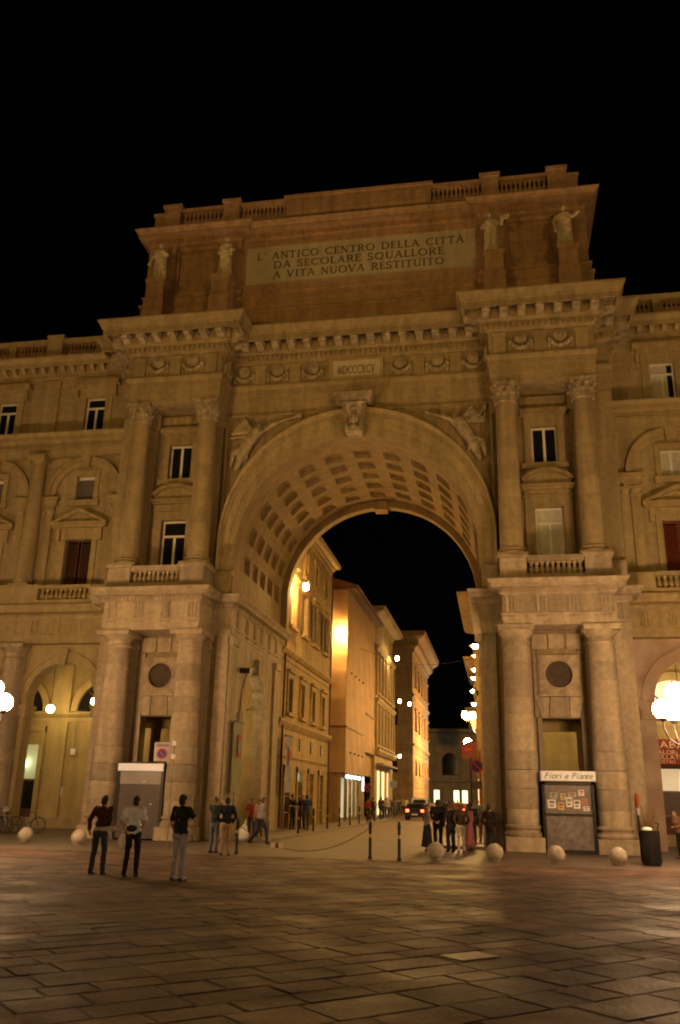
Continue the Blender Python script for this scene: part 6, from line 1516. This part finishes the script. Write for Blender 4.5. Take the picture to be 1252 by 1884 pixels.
person(-4.55, 13.0, 200, 'man in dark clothes in the middle of the sidewalk trio', (.03,.025,.022), (.012,.012,.014), 1.72, z=.115, arms=HALF, group='people under the arch')
person(-4.0, 11.6, 340, 'man in a blue shirt walking, right of the sidewalk trio', (.05,.06,.12), (.12,.11,.08), 1.76, z=.115, legs=walk(.2), group='people under the arch')
FAR = 'passers-by far down the street'
for i, (x, y, f_, lab, c1, c2, sk) in enumerate((
    (-4.3,36.0,30,'woman in a red coat by the lit shop',(.35,.02,.02),(.02,.015,.02),False),(-4.05,36.9,60,'person in black beside the woman in red',(.02,.02,.02),(.05,.045,.05),False),
    (-4.2,38.6,200,'person in a yellow top before the shop columns',(.5,.33,.10),(.15,.12,.09),False),(-4.1,42.5,10,'person in a brown coat walking along the sheeting',(.05,.025,.02),(.02,.02,.02),False),
    (-3.9,45.0,170,'person in a pale top by the far sidewalk railings',(.45,.42,.42),(.06,.06,.08),False),(-4.4,47.5,0,'dark figure beyond the pale one on the sidewalk',(.03,.02,.02),(.02,.02,.03),False),
    (-3.9,51.0,20,'person in grey walking beyond the sheeted building',(.12,.11,.12),(.1,.1,.12),False),(-4.3,54.0,180,'person in navy near the pale palazzo',(.02,.025,.06),(.03,.03,.04),False),
    (-4.6,58.0,180,'person in wine red near the pale palazzo',(.12,.02,.03),(.03,.02,.02),False))):
    person(x, y, f_, lab, c1, c2, 1.66+.02*(i % 5), sleeve='long', legs=walk(.14) if i % 2 else None, skirt=sk, group=FAR, z=.115)
CR = 'crowd standing in the right of the arch'
person(3.3, -1.7, 75, 'person in a grey top and long black skirt, leftmost of the crowd', (.20,.17,.15), (.012,.012,.014), 1.60, skirt=True, arms=FRONT, hair=HAIRB, group=CR, long_hair=True)
person(3.68, -1.55, 0, 'man in a black suit with hands clasped behind his back', (.012,.012,.014), (.012,.012,.014), 1.78, sleeve='long', arms=BEHIND, legs=apart(.11), group=CR, wide=1.15)
person(4.12, -.9, 200, 'person in a brown jacket facing the man in the suit', (.05,.035,.025), (.02,.02,.03), 1.68, sleeve='long', arms=FRONT, group=CR)
person(4.14, -1.75, 330, 'slim person in black between the suit and the white trousers', (.02,.016,.015), (.015,.015,.022), 1.66, sleeve='long', group=CR, hair=HAIRB)
person(4.52, -1.8, 345, 'woman in a brown top and white trousers with long brown hair', (.06,.035,.025), (.55,.48,.46), 1.66, sleeve='long', arms=POCK, legs=apart(.10), hair=HAIRB, group=CR, long_hair=True)
person(4.76, -.4, 300, 'woman in a long dusty pink dress', (.30,.10,.12), (.30,.10,.12), 1.64, skirt=True, sleeve='none', group=CR, long_hair=True)
person(4.82, .6, 20, 'person in black behind the woman in pink', (.015,.013,.013), (.02,.02,.02), 1.72, sleeve='long', group=CR)
person(4.95, 5.0, 190, 'person in a pale turquoise top at the right edge of the archway', (.30,.38,.38), (.25,.18,.10), 1.72, group=CR, z=.115)
for i, (x, y, c1) in enumerate(((2.2,22,(.05,.03,.03)),(2.9,24,(.2,.17,.15)),(1.9,28,(.03,.03,.03)),(2.7,30,(.25,.08,.06)),(3.0,19,(.02,.02,.025)),(1.5,33,(.12,.1,.1)))):
    person(x, y, 180 if i % 2 else 10, ('woman in dark brown','person in pale grey','person in black','woman in dull red','man in near black','person in mid grey')[i]+' walking in the road behind the crowd', c1, (.03,.03,.04), 1.62+.03*i, sleeve='long', group=FAR, legs=walk(.15))
person(5.55, -2.6, 25, 'dark-clothed person leaning at the inner right column', (.02,.012,.01), (.012,.012,.012), 1.66, sleeve='long', arms=POCK, group=CR, lean=-.04)
person(11.98, -1.6, 250, 'person in tan and black cut by the right edge of the picture', (.25,.13,.07), (.015,.015,.015), 1.60, sleeve='long', arms=FRONT, hair=HAIRB, lean=.1)

rc = random.Random(21)
FARL = ['in a black coat','in a grey jacket','in a cream top','in a brown coat','in a navy jumper','in a red jumper','in a tan jacket','in a white shirt','in a dark green coat','in a black shirt','in a lilac top','in a mustard top']
FARC = [(.02,.02,.02),(.14,.13,.13),(.45,.4,.32),(.07,.04,.025),(.02,.03,.07),(.3,.03,.03),(.3,.2,.1),(.55,.52,.5),(.03,.06,.04),(.015,.015,.015),(.3,.22,.32),(.4,.26,.05)]
for i in range(12):
    yy = 40+i*3.1; left = i % 3 != 2
    person(-4.3+rc.uniform(-.4,.7) if left else rc.uniform(-2.6,3.0), yy, rc.choice((0,20,180,170,350)), 'small far passer-by '+FARL[i]+(' on the left sidewalk' if left else ' out in the road'), FARC[i], (.03,.03,.04), rc.uniform(1.6,1.8), sleeve='long', group=FAR, legs=walk(.15) if i % 2 else None, z=.115 if left else 0)
car(-1.4, 66.0, 'second dark car with red tail lights, beyond the white van', (.03,.03,.035))
car(1.6, 72.0, 'silver car with red tail lights in the far right lane', (.3,.3,.3))
car(-1.2, 88.0, 'farthest car showing red tail lights before the end building', (.05,.02,.02))
bpy.data.scenes.remove(TMP)
